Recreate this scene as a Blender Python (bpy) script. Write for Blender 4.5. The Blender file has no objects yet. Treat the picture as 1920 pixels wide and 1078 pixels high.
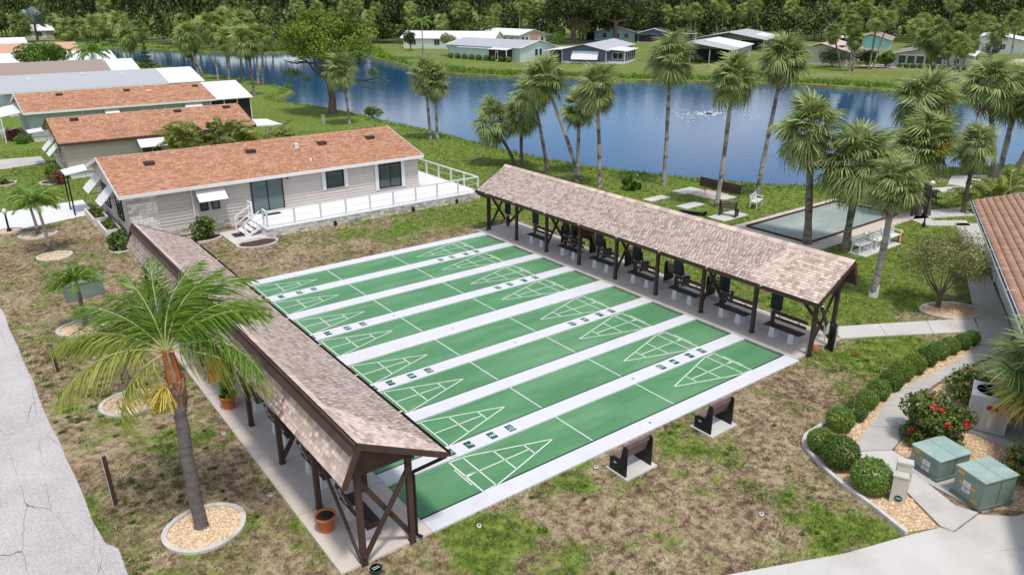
import bpy, bmesh, math, random
import numpy as np
from mathutils import Vector, Matrix, Euler
from mathutils.geometry import tessellate_polygon
rad = math.radians
random.seed(7); RNG = np.random.default_rng(7)
SC = bpy.context.scene; COL = SC.collection

# ------------------------------------------------------------------ camera, sky, sun, exposure
CAM = Vector((-7.746, -14.155, 12.611)); YAW = 52.952; PITCH = 21.046; ROLL = -0.096
cam = bpy.data.objects.new('camera', bpy.data.cameras.new('camera')); COL.objects.link(cam)
cam.data.sensor_width = 36; cam.data.lens = 1408.75 / 1920 * 36
cam.data.clip_start = 0.1; cam.data.clip_end = 6000
cam.location = CAM
cam.rotation_euler = (Matrix.Rotation(rad(YAW - 90), 3, 'Z') @ Matrix.Rotation(rad(90 - PITCH), 3, 'X') @ Matrix.Rotation(rad(ROLL), 3, 'Z')).to_euler()
SC.camera = cam
LIGHT = Vector((0.07, 0.36, -1.0)).normalized()
W = bpy.data.worlds.new('World'); SC.world = W; W.use_nodes = True
nt = W.node_tree; nt.nodes.clear()
sky = nt.nodes.new('ShaderNodeTexSky'); sky.sky_type = 'NISHITA'; sky.sun_disc = False
sky.sun_elevation = math.asin(-LIGHT.z); sky.sun_rotation = math.atan2(-LIGHT.x, -LIGHT.y)
sky.air_density = 1.0; sky.dust_density = 1.6; sky.ozone_density = 1.0
bg = nt.nodes.new('ShaderNodeBackground'); bg.inputs[1].default_value = 0.15
wo = nt.nodes.new('ShaderNodeOutputWorld')
# broken cloud over the blue: soft white banks across the whole dome
tc = nt.nodes.new('ShaderNodeTexCoord'); cn = nt.nodes.new('ShaderNodeTexNoise'); cn.inputs['Scale'].default_value = 2.6; cn.inputs['Detail'].default_value = 7; cn.inputs['Roughness'].default_value = .58
nt.links.new(tc.outputs['Generated'], cn.inputs['Vector'])
cr = nt.nodes.new('ShaderNodeMapRange'); cr.interpolation_type = 'SMOOTHSTEP'; nt.links.new(cn.outputs['Fac'], cr.inputs[0]); cr.inputs[1].default_value = .40; cr.inputs[2].default_value = .64; cr.inputs[4].default_value = .8
bw = nt.nodes.new('ShaderNodeRGBToBW'); nt.links.new(sky.outputs[0], bw.inputs[0])
cb = nt.nodes.new('ShaderNodeMath'); cb.operation = 'MULTIPLY_ADD'; cb.inputs[1].default_value = 1.15; cb.inputs[2].default_value = 1.6; nt.links.new(bw.outputs[0], cb.inputs[0])
cm = nt.nodes.new('ShaderNodeMix'); cm.data_type = 'RGBA'; nt.links.new(cr.outputs[0], cm.inputs[0]); nt.links.new(sky.outputs[0], cm.inputs[6]); nt.links.new(cb.outputs[0], cm.inputs[7])
nt.links.new(cm.outputs[2], bg.inputs[0]); nt.links.new(bg.outputs[0], wo.inputs[0])
sl = bpy.data.lights.new('sun', 'SUN'); sl.energy = 2.1; sl.angle = rad(7.0); sl.color = (1.0, 0.95, 0.88)
sun = bpy.data.objects.new('sun', sl); COL.objects.link(sun)
sun.location = (0, -20, 60); sun.rotation_euler = LIGHT.to_track_quat('-Z', 'Y').to_euler()
SC.view_settings.view_transform = 'Standard'; SC.view_settings.look = 'None'
SC.view_settings.exposure = 0.2; SC.view_settings.gamma = 1; SC.view_settings.use_curve_mapping = False
SC.cycles.max_bounces = 6; SC.cycles.transparent_max_bounces = 6
SC.cycles.caustics_reflective = False; SC.cycles.caustics_refractive = False

# ------------------------------------------------------------------ helpers
class MB:
    """collects faces with a material slot and a tint factor, builds one mesh"""
    def __init__(s): s.V = []; s.F = []; s.m = []; s.t = []; s.sm = []
    def add(s, vs, fs, m=0, v=1.0, smooth=False):
        o = len(s.V); s.V.extend([tuple(p) for p in vs])
        for f in fs:
            s.F.append([i + o for i in f]); s.m.append(m); s.t.append(v); s.sm.append(smooth)
    def box(s, a, b, m=0, v=1.0, bottom=True):
        x0, y0, z0 = a; x1, y1, z1 = b
        vs = [(x0,y0,z0),(x1,y0,z0),(x1,y1,z0),(x0,y1,z0),(x0,y0,z1),(x1,y0,z1),(x1,y1,z1),(x0,y1,z1)]
        fs = [(4,5,6,7),(0,1,5,4),(1,2,6,5),(2,3,7,6),(3,0,4,7)]
        if bottom: fs.append((3,2,1,0))
        s.add(vs, fs, m, v)
    def hexa(s, q, h, m=0, v=1.0):
        """slab: quad q (4 points, ccw from above) extruded by vector h"""
        q = [Vector(p) for p in q]; h = Vector(h)
        vs = q + [p + h for p in q]
        s.add(vs, [(4,5,6,7),(0,1,5,4),(1,2,6,5),(2,3,7,6),(3,0,4,7),(3,2,1,0)], m, v)
    def bar(s, p, q, w, h=None, m=0, v=1.0, up=(0,0,1)):
        p = Vector(p); q = Vector(q); d = (q - p).normalized(); up = Vector(up)
        if abs(d.dot(up)) > .98: up = Vector((0,1,0))
        a = d.cross(up).normalized(); b = a.cross(d).normalized(); h = h or w
        a = a * w / 2; b = b * h / 2
        c = [p-a-b, p+a-b, p+a+b, p-a+b, q-a-b, q+a-b, q+a+b, q-a+b]
        s.add(c, [(0,3,2,1),(4,5,6,7),(0,1,5,4),(1,2,6,5),(2,3,7,6),(3,0,4,7)], m, v)
    def tube(s, pts, rs, n=8, m=0, v=1.0, cap=True, smooth=True):
        pts = [Vector(p) for p in pts]; k = len(pts)
        if not isinstance(rs, (list, tuple)): rs = [rs] * k
        V = []; prev = None
        for i, p in enumerate(pts):
            d = (pts[min(i+1,k-1)] - pts[max(i-1,0)]).normalized()
            if prev is None:
                up = Vector((0,0,1)) if abs(d.z) < .9 else Vector((1,0,0))
                a = d.cross(up).normalized()
            else: a = (prev - d * prev.dot(d)).normalized()
            prev = a; b = d.cross(a)
            for j in range(n):
                t = 2*math.pi*j/n; V.append(p + (a*math.cos(t) + b*math.sin(t)) * rs[i])
        F = [(i*n+j, i*n+(j+1)%n, (i+1)*n+(j+1)%n, (i+1)*n+j) for i in range(k-1) for j in range(n)]
        s.add(V, F, m, v, smooth)
        if cap:
            s.add(V[:n], [tuple(range(n))[::-1]], m, v); s.add(V[-n:], [tuple(range(n))], m, v)
    def prism(s, poly, z0, z1, m=0, v=1.0):
        n = len(poly)
        A = sum(poly[i][0]*poly[(i+1)%n][1]-poly[(i+1)%n][0]*poly[i][1] for i in range(n))
        if A < 0: poly = poly[::-1]
        b = [(p[0],p[1],z0) for p in poly]; t = [(p[0],p[1],z1) for p in poly]
        tri = tessellate_polygon([[Vector(p) for p in t]])
        s.add(b + t, [(i,(i+1)%n,n+(i+1)%n,n+i) for i in range(n)], m, v)
        for q in tri:
            a_, b_, c_ = [Vector(t[i]) for i in q]
            if (b_-a_).cross(c_-a_).z < 0: q = q[::-1]
            s.add([t[i] for i in q], [(0,1,2)], m, v)
    def lathe(s, prof, c=(0,0,0), n=16, m=0, v=1.0, smooth=True):
        c = Vector(c); V = []
        for r, z in prof:
            for j in range(n):
                t = 2*math.pi*j/n; V.append(c + Vector((r*math.cos(t), r*math.sin(t), z)))
        k = len(prof)
        s.add(V, [(i*n+j, i*n+(j+1)%n, (i+1)*n+(j+1)%n, (i+1)*n+j) for i in range(k-1) for j in range(n)], m, v, smooth)
        if prof[-1][0] > 1e-4: s.add(V[-n:], [tuple(range(n))], m, v)
        if prof[0][0] > 1e-4: s.add(V[:n], [tuple(range(n))[::-1]], m, v)
    def mesh(s, name, mats):
        me = bpy.data.meshes.new(name); me.from_pydata(s.V, [], s.F)
        for m in (mats if isinstance(mats, (list, tuple)) else [mats]): me.materials.append(m)
        me.polygons.foreach_set('material_index', s.m); me.polygons.foreach_set('use_smooth', s.sm)
        a = me.attributes.new('v', 'FLOAT', 'FACE'); a.data.foreach_set('value', s.t)
        me.update(); return me
def link(name, me, parent=None, loc=(0,0,0), rot=(0,0,0), scale=None):
    o = bpy.data.objects.new(name, me); COL.objects.link(o)
    if parent: o.parent = parent
    o.location = loc; o.rotation_euler = rot
    if scale: o.scale = (scale,)*3 if not isinstance(scale, (tuple, list)) else scale
    return o
def build(name, mb, mats, parent=None, loc=(0,0,0), rot=(0,0,0)): return link(name, mb.mesh(name, mats), parent, loc, rot)
def tag(o, label=None, cat=None, group=None, kind=None):
    if label: o['label'] = label
    if cat: o['category'] = cat
    if group: o['group'] = group
    if kind: o['kind'] = kind
    return o
def thing(name, label, cat, loc=(0,0,0), rz=0, group=None):
    return tag(link(name, None, None, loc, (0,0,rz)), label, cat, group)
def dup(root, loc=None, rz=None, label=None, group=None, parent=None):
    c = root.copy(); COL.objects.link(c)
    if parent: c.parent = parent
    for ch in list(root.children): dup(ch, parent=c)
    if loc is not None: c.location = loc
    if rz is not None: c.rotation_euler = (0,0,rz)
    if label: c['label'] = label
    if group: c['group'] = group
    return c
def structure(name, mb, mats, parent=None, loc=(0,0,0)):
    o = build(name, mb, mats, parent, loc)
    if not parent: o['kind'] = 'structure'
    return o
def npmesh(name, V, F, mats, v=None, mi=None, smooth=False):
    """V (n,3), F (m,k) fast mesh with a face tint"""
    me = bpy.data.meshes.new(name); m, k = F.shape
    me.vertices.add(len(V)); me.vertices.foreach_set('co', np.ascontiguousarray(V, dtype=np.float32).ravel())
    me.loops.add(m*k); me.loops.foreach_set('vertex_index', F.astype(np.int32).ravel())
    me.polygons.add(m); me.polygons.foreach_set('loop_start', np.arange(0, m*k, k, dtype=np.int32))
    try: me.polygons.foreach_set('loop_total', np.full(m, k, dtype=np.int32))
    except Exception: pass
    for q in (mats if isinstance(mats, (list, tuple)) else [mats]): me.materials.append(q)
    if mi is not None: me.polygons.foreach_set('material_index', mi.astype(np.int32))
    if smooth: me.polygons.foreach_set('use_smooth', np.ones(m, dtype=bool))
    me.update(calc_edges=True)
    a = me.attributes.new('v', 'FLOAT', 'FACE'); a.data.foreach_set('value', (np.ones(m) if v is None else v).astype(np.float32))
    return me

# ------------------------------------------------------------------ materials
def nodes_of(m):
    m.use_nodes = True; t = m.node_tree; t.nodes.clear(); return t
def N(t, typ, **kw):
    n = t.nodes.new(typ)
    for k, v in kw.items():
        if k.startswith('i_'): n.inputs[int(k[2:])].default_value = v
        else: setattr(n, k, v)
    return n
def mathn(t, op, a, b=None, clamp=False):
    n = t.nodes.new('ShaderNodeMath'); n.operation = op; n.use_clamp = clamp
    for i, x in enumerate((a, b)):
        if x is None: continue
        if isinstance(x, (int, float)): n.inputs[i].default_value = x
        else: t.links.new(x, n.inputs[i])
    return n.outputs[0]
def mixc(t, fac, a, b, mode='MIX'):
    n = t.nodes.new('ShaderNodeMix'); n.data_type = 'RGBA'; n.blend_type = mode
    for i, x in ((0, fac), (6, a), (7, b)):
        if isinstance(x, (int, float)): n.inputs[i].default_value = x
        elif isinstance(x, tuple): n.inputs[i].default_value = (*x, 1) if len(x) == 3 else x
        else: t.links.new(x, n.inputs[i])
    return n.outputs[2]
def noise(t, vec, scale, detail=3, rough=.55, dist=0):
    n = t.nodes.new('ShaderNodeTexNoise'); n.inputs['Scale'].default_value = scale; n.inputs['Detail'].default_value = detail
    n.inputs['Roughness'].default_value = rough; n.inputs['Distortion'].default_value = dist
    if vec is not None: t.links.new(vec, n.inputs['Vector'])
    return n.outputs['Fac']
def ramp(t, fac, stops):
    n = t.nodes.new('ShaderNodeValToRGB'); e = n.color_ramp.elements
    while len(e) < len(stops): e.new(.5)
    for q, (p, c) in zip(e, stops): q.position = p; q.color = (*c, 1)
    t.links.new(fac, n.inputs[0]); return n.outputs[0]
def maprange(t, x, a, b, lo=0., hi=1., smooth=True):
    n = t.nodes.new('ShaderNodeMapRange'); n.interpolation_type = 'SMOOTHSTEP' if smooth else 'LINEAR'
    t.links.new(x, n.inputs[0])
    for i, v in enumerate((a, b, lo, hi)): n.inputs[i+1].default_value = v
    return n.outputs[0]
def finish(t, col, rough=.8, bumpfac=None, bump=0, dist=.02, metal=0, spec=.3, trans=0):
    p = t.nodes.new('ShaderNodeBsdfPrincipled'); o = t.nodes.new('ShaderNodeOutputMaterial')
    if isinstance(col, tuple): p.inputs['Base Color'].default_value = (*col, 1)
    else: t.links.new(col, p.inputs['Base Color'])
    if isinstance(rough, (int, float)): p.inputs['Roughness'].default_value = rough
    else: t.links.new(rough, p.inputs['Roughness'])
    p.inputs['Metallic'].default_value = metal; p.inputs['Specular IOR Level'].default_value = spec
    if bumpfac is not None:
        b = t.nodes.new('ShaderNodeBump'); b.inputs['Strength'].default_value = bump; b.inputs['Distance'].default_value = dist
        t.links.new(bumpfac, b.inputs['Height']); t.links.new(b.outputs[0], p.inputs['Normal'])
    if trans:
        tr = t.nodes.new('ShaderNodeBsdfTranslucent'); mx = t.nodes.new('ShaderNodeMixShader'); mx.inputs[0].default_value = trans
        if isinstance(col, tuple): tr.inputs[0].default_value = (*col, 1)
        else: t.links.new(col, tr.inputs[0])
        t.links.new(p.outputs[0], mx.inputs[1]); t.links.new(tr.outputs[0], mx.inputs[2]); t.links.new(mx.outputs[0], o.inputs[0])
    else: t.links.new(p.outputs[0], o.inputs[0])
    return p
def M(name, c, rough=.75, var=.12, scale=3., fine=40., bump=.15, stain=None, st=(.55,.75), stscale=1., spec=.3, metal=0, trans=0, rnd=0, stretch=None):
    """weathered surface: base colour x noise x piece tint, optional stain colour"""
    m = bpy.data.materials.new(name); t = nodes_of(m)
    g = t.nodes.new('ShaderNodeNewGeometry'); pos = g.outputs['Position']
    if stretch:
        mp = N(t, 'ShaderNodeMapping'); mp.inputs['Scale'].default_value = stretch; t.links.new(pos, mp.inputs[0]); pos = mp.outputs[0]
    n1 = noise(t, pos, scale, 4); n2 = noise(t, pos, fine, 3)
    f = mathn(t, 'ADD', mathn(t, 'MULTIPLY', n1, .6), mathn(t, 'MULTIPLY', n2, .4))
    lo = tuple(x*(1-2.2*var) for x in c); hi = tuple(min(1, x*(1+2.2*var)) for x in c)
    col = mixc(t, maprange(t, f, .25, .75, smooth=False), lo, hi)
    if stain:
        s = maprange(t, noise(t, pos, stscale, 6, .65), st[0], st[1]); col = mixc(t, s, col, stain)
    at = N(t, 'ShaderNodeAttribute', attribute_name='v')
    vv = at.outputs['Fac']
    if rnd:
        oi = t.nodes.new('ShaderNodeObjectInfo'); vv = mathn(t, 'MULTIPLY', vv, maprange(t, oi.outputs['Random'], 0, 1, 1-rnd, 1+rnd, False))
    cc = t.nodes.new('ShaderNodeCombineXYZ')
    for i in range(3): t.links.new(vv, cc.inputs[i])
    col = mixc(t, 1.0, col, cc.outputs[0], 'MULTIPLY')
    finish(t, col, rough, n2 if bump else None, bump, .01, metal, spec, trans)
    return m
def leafmat(name, a, b, trans=.25, rough=.5, rnd=.15, tip=None):
    """leaf colour runs a..b with the leaf tint v, shifted per object"""
    m = bpy.data.materials.new(name); t = nodes_of(m)
    at = N(t, 'ShaderNodeAttribute', attribute_name='v')
    oi = t.nodes.new('ShaderNodeObjectInfo')
    f = mathn(t, 'ADD', at.outputs['Fac'], maprange(t, oi.outputs['Random'], 0, 1, -rnd, rnd, False), True)
    stops = [(0, a), (1, b)] if tip is None else [(0, a), (.75, b), (1, tip)]
    finish(t, ramp(t, f, stops), rough, trans=trans, spec=.35)
    return m
SPOTS = [(.9,-1.6,1.9,.20),(2.6,-3.4,1.8,.10),(17.6,-1.6,2.6,.16),(20.5,-2.3,2.4,.12),(8.2,-6.3,1.8,.14),(9.0,-7.2,1.3,.16),(6.2,-7.0,1.6,.10),(4.2,-1.2,1.0,.08),(8.0,-1.7,1.2,.07),
 (3.9,-2.9,1.7,-.13),(6.6,-5.0,1.9,-.12),(11.5,-1.9,2.0,-.06),(6.5,22.6,1.7,-.15),(9.4,22.4,1.7,-.15),(17.5,23.4,3.2,.15),(13.0,23.5,2.4,.10),(-4.4,7.5,1.8,.08),(-6.5,6.0,.9,.13),(-6.5,12,.9,.12),(-6.2,1.5,1.0,.12),(-3.6,.2,1.6,-.07)]
def lawn_group():
    g = bpy.data.node_groups.new('lawn_colour', 'ShaderNodeTree')
    g.interface.new_socket('Color', in_out='OUTPUT', socket_type='NodeSocketColor')
    g.interface.new_socket('Fine', in_out='OUTPUT', socket_type='NodeSocketFloat')
    out = g.nodes.new('NodeGroupOutput'); pos = g.nodes.new('ShaderNodeNewGeometry').outputs['Position']
    sx = g.nodes.new('ShaderNodeSeparateXYZ'); g.links.new(pos, sx.inputs[0]); x, y = sx.outputs[0], sx.outputs[1]
    flat = g.nodes.new('ShaderNodeCombineXYZ'); g.links.new(x, flat.inputs[0]); g.links.new(y, flat.inputs[1]); p2 = flat.outputs[0]
    n1 = noise(g, p2, .33, 5, .6, .4); n2 = noise(g, p2, 1.7, 5, .62, .3); n3 = noise(g, p2, 8.5, 4, .68)
    f = mathn(g, 'ADD', mathn(g, 'MULTIPLY', n1, .5), mathn(g, 'ADD', mathn(g, 'MULTIPLY', n2, .42), mathn(g, 'MULTIPLY', n3, .24)))
    f = mathn(g, 'ADD', mathn(g, 'MULTIPLY', mathn(g, 'SUBTRACT', f, .53), 1.25), .512)
    east = mathn(g, 'MULTIPLY', maprange(g, x, 18.2, 20.5), maprange(g, y, -4.5, 2.5))
    north = maprange(g, y, 37, 47)
    back = mathn(g, 'MULTIPLY', mathn(g, 'MULTIPLY', maprange(g, x, 5, 15), maprange(g, y, 20, 24)), .55)
    bias = mathn(g, 'MAXIMUM', mathn(g, 'MAXIMUM', east, north), back)
    farb = maprange(g, noise(g, p2, .075, 4, .6), .40, .56, .35, 1.0)
    bias = mathn(g, 'MULTIPLY', bias, mathn(g, 'MAXIMUM', farb, maprange(g, x, 60, 45)))
    f = mathn(g, 'ADD', f, mathn(g, 'MULTIPLY', bias, .19))
    def spot(cx, cy, r_, amp):                       # worn and watered patches
        dx = mathn(g, 'SUBTRACT', x, cx); dy = mathn(g, 'SUBTRACT', y, cy)
        dd = mathn(g, 'SQRT', mathn(g, 'ADD', mathn(g, 'MULTIPLY', dx, dx), mathn(g, 'MULTIPLY', dy, dy)))
        return mathn(g, 'MULTIPLY', maprange(g, dd, r_, 0.), amp)
    for s_ in SPOTS: f = mathn(g, 'ADD', f, spot(*s_))
    nd = mathn(g, 'ADD', mathn(g, 'MULTIPLY', noise(g, p2, 3.4, 6, .72, .3), .75), mathn(g, 'MULTIPLY', noise(g, p2, .55, 3), .25))
    dry = ramp(g, nd, [(.36, (.095,.055,.042)), (.44, (.205,.138,.09)), (.52, (.355,.275,.175)), (.60, (.46,.385,.24)), (.70, (.52,.45,.30))])
    ng = noise(g, p2, 2.6, 6, .7)
    grn = ramp(g, ng, [(.34, (.055,.10,.018)), (.48, (.125,.18,.032)), (.58, (.20,.26,.05)), (.70, (.29,.32,.095))])
    col = mixc(g, maprange(g, f, .555, .72), dry, grn)
    c2 = mixc(g, mathn(g, 'MULTIPLY', maprange(g, n2, .34, .64), bias), col, mixc(g, maprange(g, ng, .38, .62), (.115,.18,.03), (.20,.265,.055)))
    g.links.new(c2, out.inputs[0]); g.links.new(n3, out.inputs[1])
    return g
LAWN = lawn_group()
def lawn_mat(name, up=1.0, tint=False, trans=0):
    m = bpy.data.materials.new(name); t = nodes_of(m)
    g = t.nodes.new('ShaderNodeGroup'); g.node_tree = LAWN
    col = g.outputs[0]
    if tint:
        at = N(t, 'ShaderNodeAttribute', attribute_name='v')
        cc = t.nodes.new('ShaderNodeCombineXYZ')
        for i in range(3): t.links.new(at.outputs['Fac'], cc.inputs[i])
        col = mixc(t, 1.0, col, cc.outputs[0], 'MULTIPLY')
    pos = t.nodes.new('ShaderNodeNewGeometry').outputs['Position']
    finish(t, col, .95, noise(t, pos, 30, 3), .5 if not tint else 0, .03, spec=.1, trans=trans)
    return m

MAT = {}
MAT['lawn'] = lawn_mat('lawn'); MAT['blade'] = lawn_mat('grass_blade', tint=True, trans=.2)
MAT['bankgrass'] = leafmat('bank_grass', (.06,.13,.015), (.28,.42,.05), .3)
MAT['soil'] = M('bank_soil', (.10,.075,.045), .95, .25, 2., 20., .5, (.12,.19,.03), (.45,.6), .8)
MAT['white'] = M('white_paint', (.78,.78,.78), .5, .03, 1.5, 30., .03)
MAT['deckwhite'] = M('white_deck', (.80,.80,.81), .6, .04, .8, 25., .05, (.66,.66,.66), (.56,.8), .7)
MAT['walk'] = M('court_walk_white', (.68,.68,.71), .7, .05, .9, 20., .08, (.54,.54,.55), (.50,.82), .9)
MAT['lane'] = M('court_green', (.098,.262,.118), .65, .11, .9, 16., .05, (.175,.34,.185), (.40,.78), .45, stretch=(.35,1.3,1))
MAT['gutter'] = M('gutter_and_edge_shadow', (.02,.05,.04), .8, .15)  # court gutter colour, also paints the shadow line beside the walks
MAT['line'] = M('line_paint', (.72,.78,.70), .6, .05)
MAT['plate'] = M('plate_dark_green', (.012,.10,.075), .6, .1)
MAT['concrete'] = M('concrete', (.52,.49,.455), .85, .08, .6, 25., .15, (.42,.395,.37), (.5,.8), .45)
MAT['concrete_light'] = M('concrete_light', (.60,.575,.54), .85, .07, .6, 25., .12, (.46,.43,.395), (.48,.8), .5)
MAT['concrete_warm'] = M('concrete_tan', (.62,.545,.475), .85, .08, .7, 25., .15, (.40,.35,.31), (.52,.8), .6)  # warm tan base colour of the shelter floors
MAT['drive'] = M('drive_white', (.74,.74,.73), .85, .05, .5, 20., .1, (.62,.61,.60), (.5,.8), .5)
MAT['curb'] = M('curb_concrete', (.58,.55,.50), .85, .12, 1.5, 20., .2, (.36,.34,.31), (.5,.7), 2.)
MAT['stone_tan'] = M('tan_pavers', (.60,.50,.43), .85, .12, 2., 15., .25)
def asphalt():
    m = bpy.data.materials.new('old_asphalt'); t = nodes_of(m); pos = t.nodes.new('ShaderNodeNewGeometry').outputs['Position']
    a = noise(t, pos, .7, 5); b = noise(t, pos, 28, 3, .7); col = ramp(t, mathn(t, 'ADD', mathn(t, 'MULTIPLY', a, .28), mathn(t, 'MULTIPLY', b, .72)), [(.34,(.33,.305,.30)),(.5,(.51,.48,.472)),(.66,(.66,.625,.615))])
    wv = N(t, 'ShaderNodeMapping'); wv.inputs['Scale'].default_value = (.9,.16,1); t.links.new(pos, wv.inputs[0])
    nz = N(t, 'ShaderNodeTexNoise'); nz.inputs['Scale'].default_value = 1.6; nz.inputs['Detail'].default_value = 5; t.links.new(pos, nz.inputs[0])
    mv = mixc(t, .12, wv.outputs[0], nz.outputs['Color'])
    vo = N(t, 'ShaderNodeTexVoronoi', feature='DISTANCE_TO_EDGE'); vo.inputs['Scale'].default_value = 1.25; t.links.new(mv, vo.inputs['Vector'])
    wid = mathn(t, 'MULTIPLY', noise(t, pos, .5, 2), .022)
    crack = mathn(t, 'LESS_THAN', vo.outputs['Distance'], mathn(t, 'SUBTRACT', wid, .0078))
    col = mixc(t, mathn(t, 'MULTIPLY', crack, .75), col, (.10,.09,.085))
    finish(t, col, .95, b, .4, .01, spec=.15); return m
MAT['road'] = asphalt()
def shingle_mat(name, a, b, c, bump=.4):
    m = bpy.data.materials.new(name); t = nodes_of(m); pos = t.nodes.new('ShaderNodeNewGeometry').outputs['Position']
    at = N(t, 'ShaderNodeAttribute', attribute_name='v')
    f = mathn(t, 'ADD', at.outputs['Fac'], mathn(t, 'MULTIPLY', mathn(t, 'SUBTRACT', noise(t, pos, .6, 4), .5), .35))
    gr = noise(t, pos, 60, 2)
    col = ramp(t, mathn(t, 'ADD', f, mathn(t, 'MULTIPLY', mathn(t, 'SUBTRACT', gr, .5), .3)), [(.1, a), (.5, b), (.9, c)])
    finish(t, col, .95, gr, bump, .01, spec=.1); return m
MAT['shingle'] = shingle_mat('brown_shingle', (.42,.31,.265), (.64,.50,.425), (.77,.635,.55))
MAT['orange'] = shingle_mat('orange_shingle', (.40,.20,.125), (.51,.27,.17), (.60,.355,.24))
MAT['tile'] = shingle_mat('orange_roof_tile', (.47,.26,.17), (.57,.335,.23), (.65,.42,.31))
MAT['greyshingle'] = shingle_mat('grey_shingle', (.27,.285,.30), (.36,.375,.395), (.44,.455,.475))
MAT['brownroof'] = shingle_mat('weathered_brown_roof', (.19,.14,.12), (.27,.205,.18), (.35,.275,.24))
MAT['pinkroof'] = shingle_mat('pink_roof', (.45,.28,.24), (.55,.36,.31), (.62,.44,.40))
MAT['brown'] = M('dark_brown_stain', (.075,.045,.035), .65, .2, 2., 30., .2, stretch=(1,1,.3))
MAT['plank'] = M('dark_brown_plank', (.085,.055,.048), .6, .2, 2., 40., .15)
MAT['plank_worn'] = M('worn_brown_plank', (.19,.13,.125), .6, .2, 2., 40., .15)
MAT['black'] = M('black_plastic', (.016,.016,.018), .45, .2)
MAT['blackboard'] = M('scoreboard_black', (.02,.022,.026), .4, .2)
MAT['siding'] = M('pale_siding', (.575,.52,.485), .6, .035, .8, 30., .03)
MAT['siding_tan'] = M('tan_siding', (.58,.51,.43), .65, .04, .8, 30., .03)
MAT['siding_grey'] = M('white_grey_siding', (.66,.67,.69), .6, .03)
MAT['sage'] = M('sage_wall', (.36,.45,.42), .65, .05)
MAT['greyblue'] = M('grey_blue_wall', (.42,.47,.53), .65, .05)
MAT['mint'] = M('mint_wall', (.56,.70,.64), .65, .05)
MAT['navy'] = M('slate_blue_wall', (.12,.16,.27), .65, .08)
MAT['lightblue'] = M('light_blue_wall', (.42,.58,.66), .65, .05)
MAT['teal'] = M('teal_wall', (.30,.62,.62), .65, .05)
MAT['cream'] = M('cream_wall', (.60,.55,.48), .65, .06)
MAT['greywall'] = M('warm_grey_wall', (.46,.44,.43), .65, .05)
MAT['brick'] = M('pale_brick', (.78,.73,.68), .85, .10, 3., 30., .3, (.52,.48,.45), (.6,.8), 3.)
MAT['brick_grey'] = M('grey_weathered_block', (.66,.615,.57), .9, .18, 3., 30., .3, (.16,.145,.13), (.56,.74), 2.)
MAT['brick_tan'] = M('tan_brick', (.50,.32,.22), .85, .1)
MAT['mortar'] = M('mortar', (.46,.43,.40), .95, .15)
MAT['metalroof'] = M('white_metal_roof', (.80,.80,.80), .45, .03, .5, 10., .02)
MAT['grey_metal'] = M('galvanised', (.42,.43,.44), .4, .1, metal=.6)
MAT['alu'] = M('light_grey_metal', (.60,.61,.60), .45, .06, 2., 30., .05)
MAT['boxgreen'] = M('utility_green', (.20,.27,.225), .5, .10, 1.5, 30., .05, (.28,.34,.31), (.5,.8), 2.)
MAT['boxtop'] = M('faded_green_lid', (.34,.46,.42), .5, .10, 2., 30., .05, (.48,.57,.53), (.5,.75), 3.)
MAT['beige'] = M('beige_plastic', (.58,.56,.47), .6, .06, 2., 30., .03, (.42,.40,.33), (.6,.8), 3.)
MAT['orange_label'] = M('orange_label', (.78,.33,.04), .5, .05)
MAT['paper'] = M('white_label', (.78,.78,.78), .5, .02)
MAT['ink'] = M('label_print', (.08,.08,.09), .6, .05)
MAT['red'] = M('red_paint', (.45,.03,.03), .5, .1)
MAT['terracotta'] = M('terracotta', (.52,.16,.06), .75, .12, 4.)
MAT['potsoil'] = M('potting_soil', (.035,.028,.022), 1., .3)
MAT['mulch'] = M('dark_mulch', (.085,.045,.04), 1., .35, 6., 40., .6)
MAT['mulchchip'] = M('mulch_chip', (.13,.075,.065), 1., .3, 6., 40., .2)
MAT['pebble'] = M('tan_gravel_bed', (.52,.36,.22), .95, .3, 10., 60., .6)
MAT['stone'] = M('gravel_stone', (.72,.54,.36), .8, .15, 12., 60., .1)
MAT['trunk'] = M('palm_trunk', (.27,.225,.195), .95, .25, 1.2, 18., .6, (.11,.085,.07), (.46,.62), 1.6, stretch=(1,1,2.2))
MAT['trunk_pale'] = M('pale_palm_trunk', (.40,.36,.33), .95, .25, 1.2, 18., .5, (.15,.12,.105), (.47,.60), 1.1, stretch=(1,1,1.6))
MAT['trunk_dark'] = M('dark_palm_trunk', (.14,.115,.10), .95, .3, 1.5, 18., .6)
MAT['ringtrunk'] = M('ringed_palm_trunk', (.17,.15,.145), .9, .2, 2., 12., .5, (.12,.105,.10), (.5,.7), 1.5, stretch=(1,1,5))
MAT['bark'] = M('bark', (.17,.125,.10), .95, .3, 2., 15., .7, stretch=(1,1,.4))
MAT['boot'] = M('dead_boots', (.30,.21,.14), .95, .3, 4., 20., .5)
MAT['rust'] = M('rusty_fibre', (.36,.12,.035), .9, .3, 5., 30., .3, stretch=(1,1,.2))
MAT['stem'] = M('leaf_stem', (.36,.42,.16), .6, .15)
MAT['sabal'] = leafmat('sabal_leaf', (.075,.125,.025), (.50,.58,.22), .3, .42, .12)
MAT['sabal_far'] = leafmat('sabal_leaf_far', (.09,.15,.025), (.44,.53,.15), .3, .45, .2)
MAT['deadfrond'] = leafmat('dead_frond', (.13,.08,.045), (.42,.31,.19), .2, .8, .1)
MAT['queen'] = leafmat('queen_leaf', (.035,.11,.010), (.26,.42,.045), .35, .33, .14)
MAT['queen_yellow'] = leafmat('queen_leaf_yellow', (.12,.18,.02), (.46,.48,.08), .3, .4, .10)
MAT['brightpalm'] = leafmat('bright_palm_leaf', (.06,.16,.015), (.30,.46,.07), .3, .4, .1)
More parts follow.
